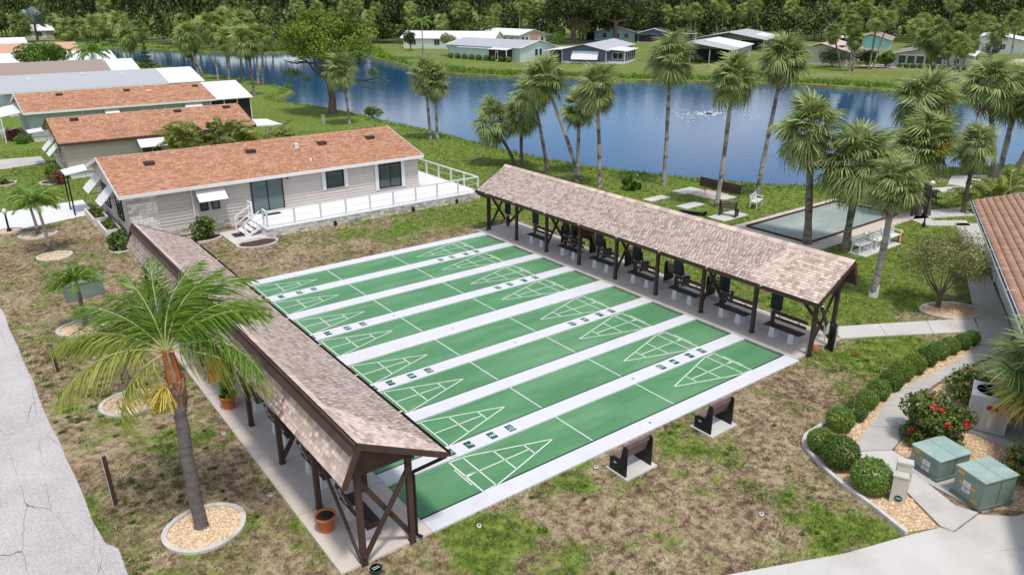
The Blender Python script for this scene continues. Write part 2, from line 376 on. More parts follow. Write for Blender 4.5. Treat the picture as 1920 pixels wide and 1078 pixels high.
MAT['areca'] = leafmat('areca_leaf', (.03,.07,.010), (.32,.36,.06), .3, .4, .2, (.45,.30,.05))
MAT['fan'] = leafmat('fan_leaf', (.06,.12,.03), (.30,.42,.12), .25, .4, .1)
MAT['fanyellow'] = leafmat('yellowing_leaf', (.30,.24,.04), (.70,.48,.06), .3, .5, .1)
MAT['flower_y'] = leafmat('yellow_spray', (.50,.38,.05), (.78,.66,.16), .2, .6, .1)
MAT['flower_o'] = leafmat('orange_fruit', (.60,.22,.02), (.80,.45,.05), .1, .6, .1)
MAT['bismarck'] = leafmat('blue_leaf', (.20,.26,.26), (.50,.58,.56), .1, .5, .1)
MAT['oak'] = leafmat('oak_leaf', (.018,.035,.008), (.10,.14,.035), .2, .5, .1)
MAT['pine'] = leafmat('pine_needles', (.05,.10,.010), (.33,.47,.04), .2, .5, .08)
MAT['forest'] = leafmat('forest_leaf', (.020,.042,.010), (.19,.24,.06), .2, .6, .05)
MAT['clump'] = leafmat('green_clump', (.035,.075,.012), (.17,.27,.04), .3)
MAT['hedge'] = leafmat('hedge_leaf', (.05,.105,.015), (.26,.40,.06), .2, .4, .1)
MAT['ixora'] = leafmat('ixora_leaf', (.035,.075,.012), (.30,.38,.08), .25, .35, .1)
MAT['olive'] = leafmat('olive_leaf', (.15,.17,.05), (.50,.50,.20), .25, .5, .1)
MAT['shrub'] = leafmat('shrub_leaf', (.04,.085,.012), (.22,.36,.04), .25, .45, .15)
MAT['petal'] = leafmat('red_petal', (.55,.03,.03), (.85,.10,.08), .2, .5, .1)
MAT['coral'] = leafmat('coral_petal', (.70,.16,.06), (.85,.30,.14), .2, .5, .1)
MAT['redleaf'] = leafmat('red_leaf', (.10,.02,.02), (.35,.08,.06), .2, .5, .1)
def glass(name, c, rough=.06):
    m = bpy.data.materials.new(name); t = nodes_of(m); finish(t, c, rough, spec=.8); return m
MAT['glass'] = glass('dark_window_glass', (.045,.06,.062))
MAT['glass2'] = glass('grey_green_glass', (.10,.15,.15), .1)
MAT['screen'] = M('dark_screen_and_shade', (.020,.020,.022), .6, .1)  # screens, also dark sheets painted as shade in open carports and porches
MAT['bulb'] = glass('lamp_globe', (.70,.70,.68), .15)
def court_grey():
    return M('bocce_surface', (.30,.355,.32), .9, .06, .5, 20., .08, (.40,.45,.41), (.45,.72), .5, spec=.08, stretch=(.35,1.4,1))
MAT['bocce'] = court_grey()
def water():
    m = bpy.data.materials.new('pond_water'); t = nodes_of(m); pos = t.nodes.new('ShaderNodeNewGeometry').outputs['Position']
    w1 = noise(t, pos, 1.1, 4, .6, .5); w2 = noise(t, pos, 5.5, 3, .6)
    h = mathn(t, 'ADD', w1, mathn(t, 'MULTIPLY', w2, .35))
    big = noise(t, pos, .035, 3)
    col = ramp(t, big, [(.3,(.003,.060,.175)),(.7,(.006,.080,.22))])
    finish(t, col, .05, h, .09, .12, spec=.32); return m
MAT['water'] = water()

# ------------------------------------------------------------------ ground, pond, road
POND = [(95,-8),(80,-3),(70,4),(61.8,9.2),(55.5,12.3),(48,13.6),(41.1,15.3),(38.7,18.1),(36.2,22.7),(33.9,28.3),(32.7,32.4),(32.2,37.7),(32.2,44.3),(32.4,53),(31.7,61.2),(31.5,72.1),(30.2,81.1),(28.8,85),(30.2,90.5),(33.6,94),(35.4,98.5),(35.9,110.4),(34.6,122.6),(32.4,130.5),(30,143),(28.5,160),(28,180),(26,205),(24,228),(32,237),(41,222.3),(53,192),(62,180),(77,188),(91,191),(88,176),(77,152),(73.6,136),(70.8,121.5),(69.3,106),(71.7,99.4),(76,94),(86,78),(92.4,71.2),(98,62.8),(103.6,55.4),(106.5,44),(107.5,28),(109,14),(106,0)]
def smoothpoly(P, it=1):
    for _ in range(it):
        Q = []
        for i in range(len(P)):
            a, b = P[i], P[(i+1) % len(P)]
            Q += [(a[0]*.75+b[0]*.25, a[1]*.75+b[1]*.25), (a[0]*.25+b[0]*.75, a[1]*.25+b[1]*.75)]
        P = Q
    return P
POND = smoothpoly(POND, 2)
def pip(x, y, poly):
    x = np.asarray(x); y = np.asarray(y); r = np.zeros(x.shape, bool); n = len(poly); j = n-1
    for i in range(n):
        xi, yi = poly[i][:2]; xj, yj = poly[j][:2]
        c = ((yi > y) != (yj > y)) & (x < (xj-xi)*(y-yi)/((yj-yi) or 1e-9)+xi); r ^= c; j = i
    return r
S = 3000
mb = MB(); outer = [Vector((-S,-S,0)), Vector((S,-S,0)), Vector((S,S,0)), Vector((-S,S,0))]
hole = [Vector((p[0],p[1],0)) for p in POND]; allp = outer + hole
for q in tessellate_polygon([outer, hole]):
    a, b, c = [allp[i] for i in q]
    if (b-a).cross(c-a).z < 0: b, c = c, b
    mb.add([a,b,c], [(0,1,2)])
structure('ground', mb, MAT['lawn'])
mb = MB(); n = len(POND); inn = []; inn0 = []
ar = sum(POND[i][0]*POND[(i+1)%n][1]-POND[(i+1)%n][0]*POND[i][1] for i in range(n))
for i in range(n):
    a = Vector(POND[i-1]); b = Vector(POND[(i+1)%n]); d = (b-a).normalized(); nn = Vector((-d.y, d.x)) * (1 if ar > 0 else -1)
    p = Vector(POND[i]); inn.append((p.x+nn.x*1.7, p.y+nn.y*1.7, -1.0)); inn0.append((p.x+nn.x*.5, p.y+nn.y*.5, -.16))
for i in range(n):
    j = (i+1) % n; mb.add([(*POND[i],0), (*POND[j],0), inn0[j], inn0[i]], [(0,1,2,3)], 0); mb.add([inn0[i], inn0[j], inn[j], inn[i]], [(0,1,2,3)], 1)
structure('pond_bank', mb, [MAT['lawn'], MAT['soil']])
mb = MB(); P3 = [Vector((p[0],p[1],-.5)) for p in POND]
for q in tessellate_polygon([P3]):
    a, b, c = [P3[i] for i in q]
    if (b-a).cross(c-a).z < 0: b, c = c, b
    mb.add([a,b,c], [(0,1,2)])
structure('pond_water', mb, MAT['water'])

PAVED = []          # polygons where no grass grows
def paved(poly): PAVED.append([p[:2] for p in poly])
def rect(x0, y0, x1, y1): return [(x0,y0),(x1,y0),(x1,y1),(x0,y1)]
def slab(name, poly, top=.05, m='concrete', z0=-.15, parent=None, pave=True):
    mb = MB(); mb.prism(poly, z0, top); o = structure(name, mb, MAT[m], parent)
    if pave: paved(poly)
    return o
def resample(P, n):
    P = [Vector(p[:2]) for p in P]; L = [0]
    for a, b in zip(P, P[1:]): L.append(L[-1] + (b-a).length)
    out = []
    for k in range(n+1):
        s = L[-1]*k/n; i = max(j for j in range(len(L)) if L[j] <= s+1e-6); i = min(i, len(P)-2)
        t = (s-L[i])/max(1e-6, L[i+1]-L[i]); out.append(P[i].lerp(P[i+1], t))
    return out
def path_strip(name, left, right, nslab, top=.05, m='concrete', sub=4):
    """a walk poured in slabs: a bed plus one child slab per pour"""
    l = resample(left, nslab*sub); r = resample(right, nslab*sub)
    bed = MB(); poly = [tuple(p) for p in l] + [tuple(p) for p in reversed(r)]; bed.prism(poly, -.15, top-.03)
    root = structure(name, bed, MAT['curb']); paved(poly)
    for k in range(nslab):
        a = l[k*sub:(k+1)*sub+1]; b = r[k*sub:(k+1)*sub+1]
        if k: pass
        d0 = (a[1]-a[0]).normalized()*.012; d1 = (a[-1]-a[-2]).normalized()*.012; e0 = (b[1]-b[0]).normalized()*.012; e1 = (b[-1]-b[-2]).normalized()*.012
        a = [a[0]+d0]+a[1:-1]+[a[-1]-d1]; b = [b[0]+e0]+b[1:-1]+[b[-1]-e1]
        mb = MB(); mb.prism([tuple(p) for p in a]+[tuple(p) for p in reversed(b)], top-.03, top, v=random.uniform(.94,1.05))
        build('paving_slab', mb, MAT[m], root)
    return root
# road along the left edge, wavy asphalt edge
ed = [(-6.45+random.uniform(-.05,.05), y) for y in np.arange(-25, 4, 1.1)] + [(-6.69-.03*(y-3)+random.uniform(-.05,.05), y) for y in np.arange(4, 29, 1.2)] + [(-7.5-.02*(y-28), y) for y in np.arange(30, 240, 6)]
slab('road', ed + [(-15,240),(-15,-25)], .02, 'road')

# ------------------------------------------------------------------ shuffleboard court
FT = .3048; LW = 6*FT; CL = 52*FT
gaps = [.662,.672,.672,.92,.622,.622,.63]          # walks between lanes 1..8, from the far side
LY = {8: 0.}; yy = 0.
for i in range(7, 0, -1): yy += LW + gaps[i-1]; LY[i] = yy
YFAR = LY[1] + LW; YOUT = YFAR + .62
court = slab('shuffleboard_court', rect(-.02,-.59,CL,YOUT), -.02, 'curb')
def walk_strip(y0, y1):
    mb = MB(); mb.box((-.02,y0,-.02),(CL,y1,.06)); return build('walkway', mb, MAT['walk'], court)
walk_strip(-.59, -.004)
WALKS = {}
for i in range(1, 8): WALKS[i] = walk_strip(LY[i+1]+LW+.004, LY[i]-.004)
walk_strip(YFAR+.004, YOUT)
for i in range(1, 9):
    y = LY[i]; mb = MB()
    mb.box((0,y+.11,-.02),(CL-.11,y+LW,.015)); ln = build('lane', mb, MAT['lane'], court)
    g = MB(); g.box((0,y,-.02),(CL,y+.11,.002)); g.box((CL-.11,y+.11,-.02),(CL,y+LW,.002)); build('gutter', g, MAT['gutter'], ln)  # dark strip: supposed gutter, widened to paint in the raised walk's shadow
    mk = MB(); z = .019; yc = y + LW/2; hw = LW/2 - .05
    def ln_(p, q, w=.042):
        p = Vector((*p, z)); q = Vector((*q, z)); d = (q-p).normalized(); a = Vector((-d.y, d.x, 0))*w/2
        mk.add([p-a, q-a, q+a, p+a], [(0,1,2,3)])
    for e in (0, 1):
        X = (lambda f: f*FT) if e == 0 else (lambda f: CL - f*FT)
        H = lambda f: hw*(17-f)/9.0
        ln_((X(6.5), yc-hw-.02), (X(6.5), yc+hw+.02), .05); ln_((X(8), yc-hw), (X(8), yc+hw))
        ln_((X(6.5), yc-hw), (X(8), yc-hw+.03)); ln_((X(6.5), yc+hw), (X(8), yc+hw-.03))
        ln_((X(8), yc-hw), (X(17), yc)); ln_((X(8), yc+hw), (X(17), yc))
        ln_((X(11), yc-H(11)), (X(11), yc+H(11))); ln_((X(14), yc-H(14)), (X(14), yc+H(14)))
        ln_((X(8), yc), (X(14), yc)); ln_((X(20), y+.115), (X(20), y+LW))
        s = 1 if e == 0 else -1
        a = [Vector((X(6.5), yc-.06, z)), Vector((X(6.5), yc+.06, z)), Vector((X(7.8), yc, z))]
        mk.add(a, [(0,2,1) if s > 0 else (0,1,2)])
        for k in range(11):                                # a row of small painted dashes behind the base line
            u = yc - .42 + k*.082
            mk.add([(X(6.15),u,z),(X(6.15)+s*.045,u,z),(X(6.15)+s*.045,u+.066,z),(X(6.15),u+.066,z)], [(0,1,2,3) if s > 0 else (3,2,1,0)])
    mm = mk.mesh('line_marking', MAT['line']); link('line_marking', mm, ln)
def text_mesh(s, size):
    cu = bpy.data.curves.new('t', 'FONT'); cu.body = s; cu.size = size; cu.align_x = 'CENTER'; cu.align_y = 'CENTER'; cu.space_line = .8
    o = bpy.data.objects.new('t', cu); COL.objects.link(o)
    me = bpy.data.meshes.new_from_object(o.evaluated_get(bpy.context.evaluated_depsgraph_get()))
    bpy.data.objects.remove(o); a = me.attributes.new('v', 'FLOAT', 'FACE'); a.data.foreach_set('value', [1.]*len(me.polygons))
    return me
TM = {}
for s, sz in (('10', .27), ('8', .29), ('7', .29), ('10\nOFF', .14)):
    me = text_mesh(s, sz); me.materials.append(MAT['line']); TM[s] = me
pm = MB(); pm.box((-.18,-.125,0),(.18,.125,.004)); PLATE = pm.mesh('number_plate', MAT['plate'])
for i in (1, 3, 5, 7):
    y0 = LY[i+1]+LW; y1 = LY[i]; yc = (y0+y1)/2
    for e in (0, 1):
        for s, f in (('10\nOFF', 7.35), ('7', 9.6), ('8', 12.4), ('10', 14.7)):
            x = f*FT if e == 0 else CL - f*FT
            r = -math.pi/2 if e == 0 else math.pi/2
            p = link('number_plate', PLATE, WALKS[i], (x, yc, .0605), (0,0,r)); link('digit', TM[s], p, (0,0,.006))
for (x, y) in ((8.2,-.28),(9.9,LY[8]+LW+.3),(8.4,LY[6]+LW+.3),(7.2,LY[5]+LW+.45),(5.9,LY[4]+LW+.3)):
    mb = MB(); mb.lathe([(.055,.06),(.05,.066)], (x,y,0), 10); build('drain_cap', mb, MAT['grey_metal'], court)

# pavilion floors: poured in bays
def floor(name, x0, x1, y0, y1, strip):
    bed = MB(); bed.box((x0,y0,-.15),(x1,y1,.035)); root = structure(name, bed, MAT['curb']); paved(rect(x0,y0,x1,y1))
    nb = 8
    for k in range(nb):
        a = y0 + (y1-y0)*k/nb; b = y0 + (y1-y0)*(k+1)/nb
        mb = MB(); mb.box((x0+.004,a+.01,.035),(x1-.004,b-.01,.064), v=random.uniform(.95,1.05)); build('paving_slab', mb, MAT['concrete_warm'], root)
    return root
floor('pavilion_floor', -2.5, -.03, -.58, 20.6, 0); floor('pavilion_floor', CL+.012, 18.87, -.46, 20.62, 1)

# other walks and drives (right side)
path_strip('cross_path', [(18.88,-.44),(20.5,-1.35),(23.95,-3.45)], [(19.6,.42),(21.6,-.66),(25.2,-2.72)], 3, m='concrete_light')
path_strip('building_path', [(39.5,4.4),(33.5,1.3),(31.0,.13),(27.5,-1.62),(25.24,-2.76),(23.4,-3.75),(22.0,-4.05)], [(41,3.0),(35.5,1.25),(33.4,.3),(29.5,-1.8),(26,-3.75),(24.4,-4.5),(22.3,-4.75)], 9)
path_strip('curved_path', [(21.98,-4.06),(19.6,-4.10),(17.4,-3.95),(15.6,-4.05),(14.0,-4.5),(12.75,-4.72),(11.93,-5.10)], [(22.28,-4.78),(20,-4.5),(17.9,-4.5),(16.7,-4.62),(14.5,-5.25),(13.4,-5.6),(12.8,-5.68)], 6)
slab('path_apron', [(11.9,-5.12),(12.79,-5.71),(12.72,-6.2),(12.0,-7.1),(11.58,-8.05),(11.75,-8.55),(10.48,-8.5),(10.42,-8.2),(11.25,-6.8),(10.85,-6.4)], .055, 'concrete_light')
slab('driveway', [(3.5,-5.5),(7.6,-7.3),(9.42,-7.88),(10.38,-8.22),(10.36,-9.4),(9.0,-14),(3,-16),(-3,-9)], .035, 'concrete_light')
slab('driveway', [(10.42,-8.52),(11.72,-8.58),(12.4,-9.2),(14,-9.6),(13,-14),(9.2,-14),(10.3,-9.55)], .03, 'concrete_light')
slab('driveway_band', [(10.40,-8.22),(10.47,-8.50),(10.33,-9.5),(9.2,-13.9),(9.03,-13.9),(10.33,-9.3)], .033, 'curb')
mb = MB(); mb.bar((7.56,-7.3,.036),(7.2,-8.5,.036),.02,.004); mb.bar((10.25,-9.3,.034),(11.3,-9.85,.034),.02,.01); structure('driveway_joint', mb, MAT['curb'])
# bocce court behind the right pavilion
b0 = slab('bocce_court', [(28.3,6.4),(38.6,6.4),(39.3,7.5),(39.3,12.1),(28.3,12.1)], .04, 'stone_tan')
mb = MB(); mb.box((29.0,7.5,.04),(38.4,11.4,.055)); build('playing_surface', mb, MAT['bocce'], b0)
for a, b in (((28.9,7.42),(38.5,7.42)),((28.9,11.48),(38.5,11.48)),((28.9,7.42),(28.9,11.48)),((38.5,7.42),(38.5,11.48))):
    mb = MB(); mb.bar((*a,.09),(*b,.09),.07,.12); build('side_board', mb, MAT['brown'], b0)
path_strip('court_path', [(39.3,7.62),(43.6,5.75)], [(38.2,6.4),(42.2,4.5)], 2, m='concrete_light')
path_strip('court_path', [(40.4,7.0),(38.95,5.42),(40.6,4.3)], [(38.1,6.35),(37.5,5.2),(39.6,3.6)], 2, m='concrete_light')
slab('upper_path', [(40.6,10.6),(45.6,10.1),(49.7,8.6),(49.4,9.4),(52.5,10.5),(55,9),(52.4,8.1),(48.5,7.9),(44.5,9.4),(40.4,9.9)], .04, 'concrete_light')
for P in (rect(32.1,18.95,34.1,20.1), rect(32.5,16.3,34.3,17.1), rect(28.8,18.95,30.7,19.75), rect(29.2,16.3,31.05,17.2)): slab('stepping_slab', P, .05, 'concrete_light')
slab('horseshoe_pit', rect(32.5,17.14,34.5,18.9), .03, 'stone_tan')
slab('bench_pad', rect(28.8,13.0,31.2,14.3), .05, 'concrete_light')
slab('bench_pad', rect(29.2,4.3,32.9,5.3), .05, 'concrete_light')
# left drives
slab('house_driveway', [(-8.5,35.9),(-1.66,38.05),(-1.1,38.1),(-1.1,42.5),(-5.9,42.0),(-9,41.2)], .03, 'drive')
slab('house_driveway', [(-8.5,56.2),(-2.4,57.75),(-1.3,58),(-1.3,61.4),(-4.3,61.9),(-9,61)], .03, 'concrete')
slab('house_driveway', [(-8.5,76.2),(-1.4,77.1),(-1.4,80.4),(-9,80.2)], .03, 'concrete')
slab('house_driveway', [(-8.5,97),(-1.4,97.5),(-1.4,101),(-9,101)], .03, 'concrete')
slab('entry_slab', [(3.8,29.1),(5.75,29.2),(5.75,26.45),(3.8,26.35)], .05, 'concrete_light')
slab('far_street', [(140,68),(180,56.3),(260,40),(260,34),(178,50),(140,61)], .02, 'concrete')
mb = MB(); mb.box((4.25,27.6,.05),(5.35,28.4,.065)); tag(build('door_mat', mb, MAT['black']), 'black doormat on the slab at the foot of the deck steps', 'mat')

# ------------------------------------------------------------------ gravel beds with kerbs
RS = np.random.default_rng(3)
def stones(name, poly, n, z, mat, parent, s=.035):
    P = np.array([p[:2] for p in poly]); lo, hi = P.min(0), P.max(0)
    xy = RS.uniform(lo, hi, (n*3,2)); xy = xy[pip(xy[:,0], xy[:,1], poly)][:n]; k = len(xy)
    base = np.array([(1,0,0),(-.5,.87,0),(-.5,-.87,0),(0,0,.8)]); F0 = np.array([(0,1,3),(1,2,3),(2,0,3)])
    a = RS.uniform(0, 6.28, k); sz = s*RS.uniform(.6,1.3,k); ca, sa = np.cos(a), np.sin(a)
    V = np.empty((k,4,3)); V[:,:,0] = (base[None,:,0]*ca[:,None]-base[None,:,1]*sa[:,None])*sz[:,None]+xy[:,:1]
    V[:,:,1] = (base[None,:,0]*sa[:,None]+base[None,:,1]*ca[:,None])*sz[:,None]*.75+xy[:,1:2]; V[:,:,2] = base[None,:,2]*sz[:,None]*.8+z
    F = (F0[None]+np.arange(k)[:,None,None]*4).reshape(-1,3)
    o = link(name, npmesh(name, V.reshape(-1,3), F, mat, np.repeat(RS.uniform(.6,1.35,k),3)), parent); o['kind'] = 'stuff'; return o
def bed(cx, cy, rx, ry, label, n, kerb=.13, rot=0, fill='pebble', chip='stone', group=None):
    t = thing('gravel_bed', label, 'tree bed', (cx,cy,0), rot, group)
    pts = [(math.cos(a)*rx*(1+.02*math.sin(3*a)), math.sin(a)*ry) for a in np.linspace(0,2*math.pi,33)[:-1]]
    ip = [(p[0]*(1-kerb/rx), p[1]*(1-kerb/ry)) for p in pts]
    mb = MB(); mb.prism(ip, -.1, .035); build('gravel', mb, MAT[fill], t)
    if n: stones('gravel_stones', ip, n, .035, MAT[chip], t)
    for k in range(8):                                      # kerb cast in segments
        mb = MB(); a = [pts[(k*4+i)%32] for i in range(5)]; b = [ip[(k*4+i)%32] for i in range(5)]
        mb.prism(a + b[::-1], -.1, .085, v=random.uniform(.9,1.12)); build('kerb_segment', mb, MAT['curb'], t)
    c, s_ = math.cos(rot), math.sin(rot); paved([(cx+p[0]*c-p[1]*s_, cy+p[0]*s_+p[1]*c) for p in pts])
    return t
bed(-4.55,3.08,1.02,.95,'round kerbed gravel bed around the big feathery palm nearest the road', 2600)
bed(-4.64,11.1,.95,.92,'round kerbed gravel bed around the grey palm trunk left of the queen palm', 1500)
bed(-4.85,18.9,.95,.92,'gravel bed under the young palm in front of the green utility box', 900)
bed(-4.36,30.1,.85,.8,'gravel bed under the nearer of the two small bright palms', 500)
bed(-4.55,35.0,1.0,.9,'gravel bed under the farther small palm beside the white driveway', 400)
bed(-5.8,36.9,.7,.7,'small gravel bed around the black driveway lamp', 300)
bed(25.3,-1.75,1.35,.95,'kerbed gravel bed around the bushy olive tree by the path', 1700, rot=rad(-28))
bed(-4.9,51.3,.9,.9,'round mulch bed with low plants on the lawn by the road', 0, fill='mulch')
bed(4.9,25.85,1.15,.8,'half round dark mulch bed at the corner of the white deck', 0, fill='mulch')
bed(2.7,28.6,1.15,.75,'dark mulch bed under the leafy shrub beside the house wall', 0, fill='mulch')
bed(-1.35,29.2,.6,.6,'dark mulch ring under the shrub at the house corner', 0, fill='mulch')
bed(-1.9,49.6,.9,.9,'mulch bed with red leaved plants at the tan house corner', 0, fill='mulch')
def strip_bed(name, label, poly, n, fill, chip):
    t = thing(name, label, 'gravel bed'); mb = MB(); mb.prism(poly, -.1, .03); build('gravel', mb, MAT[fill], t)
    if n: stones('gravel_stones', poly, n, .03, MAT[chip], t, .04)
    paved(poly); return t
strip_bed('gravel_bed', 'long tan gravel bed under the row of clipped hedge balls', [(9.5,-7.78),(10.36,-8.2),(11.2,-6.82),(10.8,-6.45),(11.85,-5.15),(12.7,-4.76),(14,-4.55),(15.6,-4.1),(17.4,-4.0),(19.6,-4.15),(21.9,-4.08),(22.9,-3.7),(22,-3.4),(19,-3.2),(15,-3.45),(12.5,-3.7),(11.1,-3.85),(10.6,-4.63),(10.12,-5.74),(9.83,-6.82)], 6500, 'pebble', 'stone')
strip_bed('gravel_bed', 'tan gravel bed around the green utility boxes and red flowered bushes', [(12.85,-5.75),(14.5,-5.3),(16.7,-4.7),(18,-4.6),(20,-4.6),(22.4,-4.9),(22,-6.5),(17,-9),(13.2,-9.6),(12.1,-8.6),(12.1,-7.2),(12.78,-6.25)], 6000, 'pebble', 'stone')
strip_bed('gravel_bed', 'narrow brown gravel bed along the white wall of the tiled building', [(33.6,.25),(29.6,-1.9),(26.1,-3.85),(23,-5.3),(23,-6.5),(27,-4.6),(34.2,-.6)], 900, 'pebble', 'stone')
edg = [(13.4,-3.55),(12.3,-3.66),(11.5,-3.68),(11.05,-3.85),(10.75,-4.2),(10.5,-4.7),(10.25,-5.2),(10.05,-5.74),(9.78,-6.82),(9.44,-7.84)]
t = thing('bed_edging', 'pale curved concrete edging between the lawn and hedge balls', 'edging')
ee = resample(edg, 22)
for a, b in zip(ee, ee[1:]):
    d = (b-a).normalized()*.006; mb = MB(); mb.bar((*(a+d),.05),(*(b-d),.05),.11,.14, v=random.uniform(.92,1.1)); build('edging_block', mb, MAT['concrete_light'], t)

# ------------------------------------------------------------------ roofs with real courses
def courses(parent, org, along, up, L, Ls, expo, tab, mat, name='shingle', single=0, thick=.016, stretch=.9, vr=(.0,1.0), seedv=0, gap=.012):
    """courses of shingles on a slope; the `single` nearest ones become parts of their own, the rest one joined part"""
    rs = np.random.default_rng(11+seedv); org = Vector(org); along = Vector(along).normalized(); up = Vector(up).normalized(); nrm = along.cross(up)
    if nrm.z < 0: org = org + along*L; along = -along; nrm = along.cross(up)
    rows = int(round(Ls/expo)); ex = Ls/rows; items = []
    for r in range(rows):
        x = -tab*(r % 2)*.5 - rs.uniform(0, tab*.3)
        while x < L:
            w = tab*rs.uniform(.75,1.25); a = max(0, x); b = min(L, x+w-gap)
            if b-a > .03: items.append((r, a, b, vr[0]+(vr[1]-vr[0])*float(rs.beta(1.6,1.6)), rs.uniform(.95,1.1)))
            x += w
    def corner(r, x, t, h): return org + along*x + up*(r*ex + t) + nrm*h
    items.sort(key=lambda q: (corner(q[0], q[1], 0, 0) - CAM).length)
    own = items[:single]; rest = items[single:]
    fs = [(0,1,2,3),(4,5,1,0),(5,6,2,1),(7,4,0,3)]
    def pts(r, a, b, h): 
        top = ex+.01
        return [corner(r,a,0,thick*h), corner(r,b,0,thick*h), corner(r,b,top,.003), corner(r,a,top,.003), corner(r,a,0,-.004), corner(r,b,0,-.004), corner(r,b,top,-.004), corner(r,a,top,-.004)]
    ff = fs
    if rest:
        V = np.array([[tuple(p) for p in pts(*q[:3], q[4])] for q in rest]).reshape(-1,3); F = (np.array(ff)[None]+np.arange(len(rest))[:,None,None]*8).reshape(-1,4)
        o = link('shingle_courses' if name == 'shingle' else name+'_courses', npmesh('courses', V, F, MAT[mat], np.repeat([q[3] for q in rest], 4)), parent); o['kind'] = 'stuff'
    if own:
        rot = Matrix((along, up, nrm)).transposed().to_euler(); cache = {}
        for r, a, b, v, h in own:
            k = (round((b-a)/.02), round(v*7), round(h*2))
            if k not in cache:
                w = (b-a); mb = MB(); top = ex+.01; hh = thick*max(.5, h)
                mb.add([(0,0,hh),(w,0,hh),(w,top,.003),(0,top,.003),(0,0,-.004),(w,0,-.004),(w,top,-.004),(0,top,-.004)], ff, 0, v); cache[k] = mb.mesh(name, MAT[mat])
            link(name, cache[k], parent, corner(r, a, 0, 0), rot)

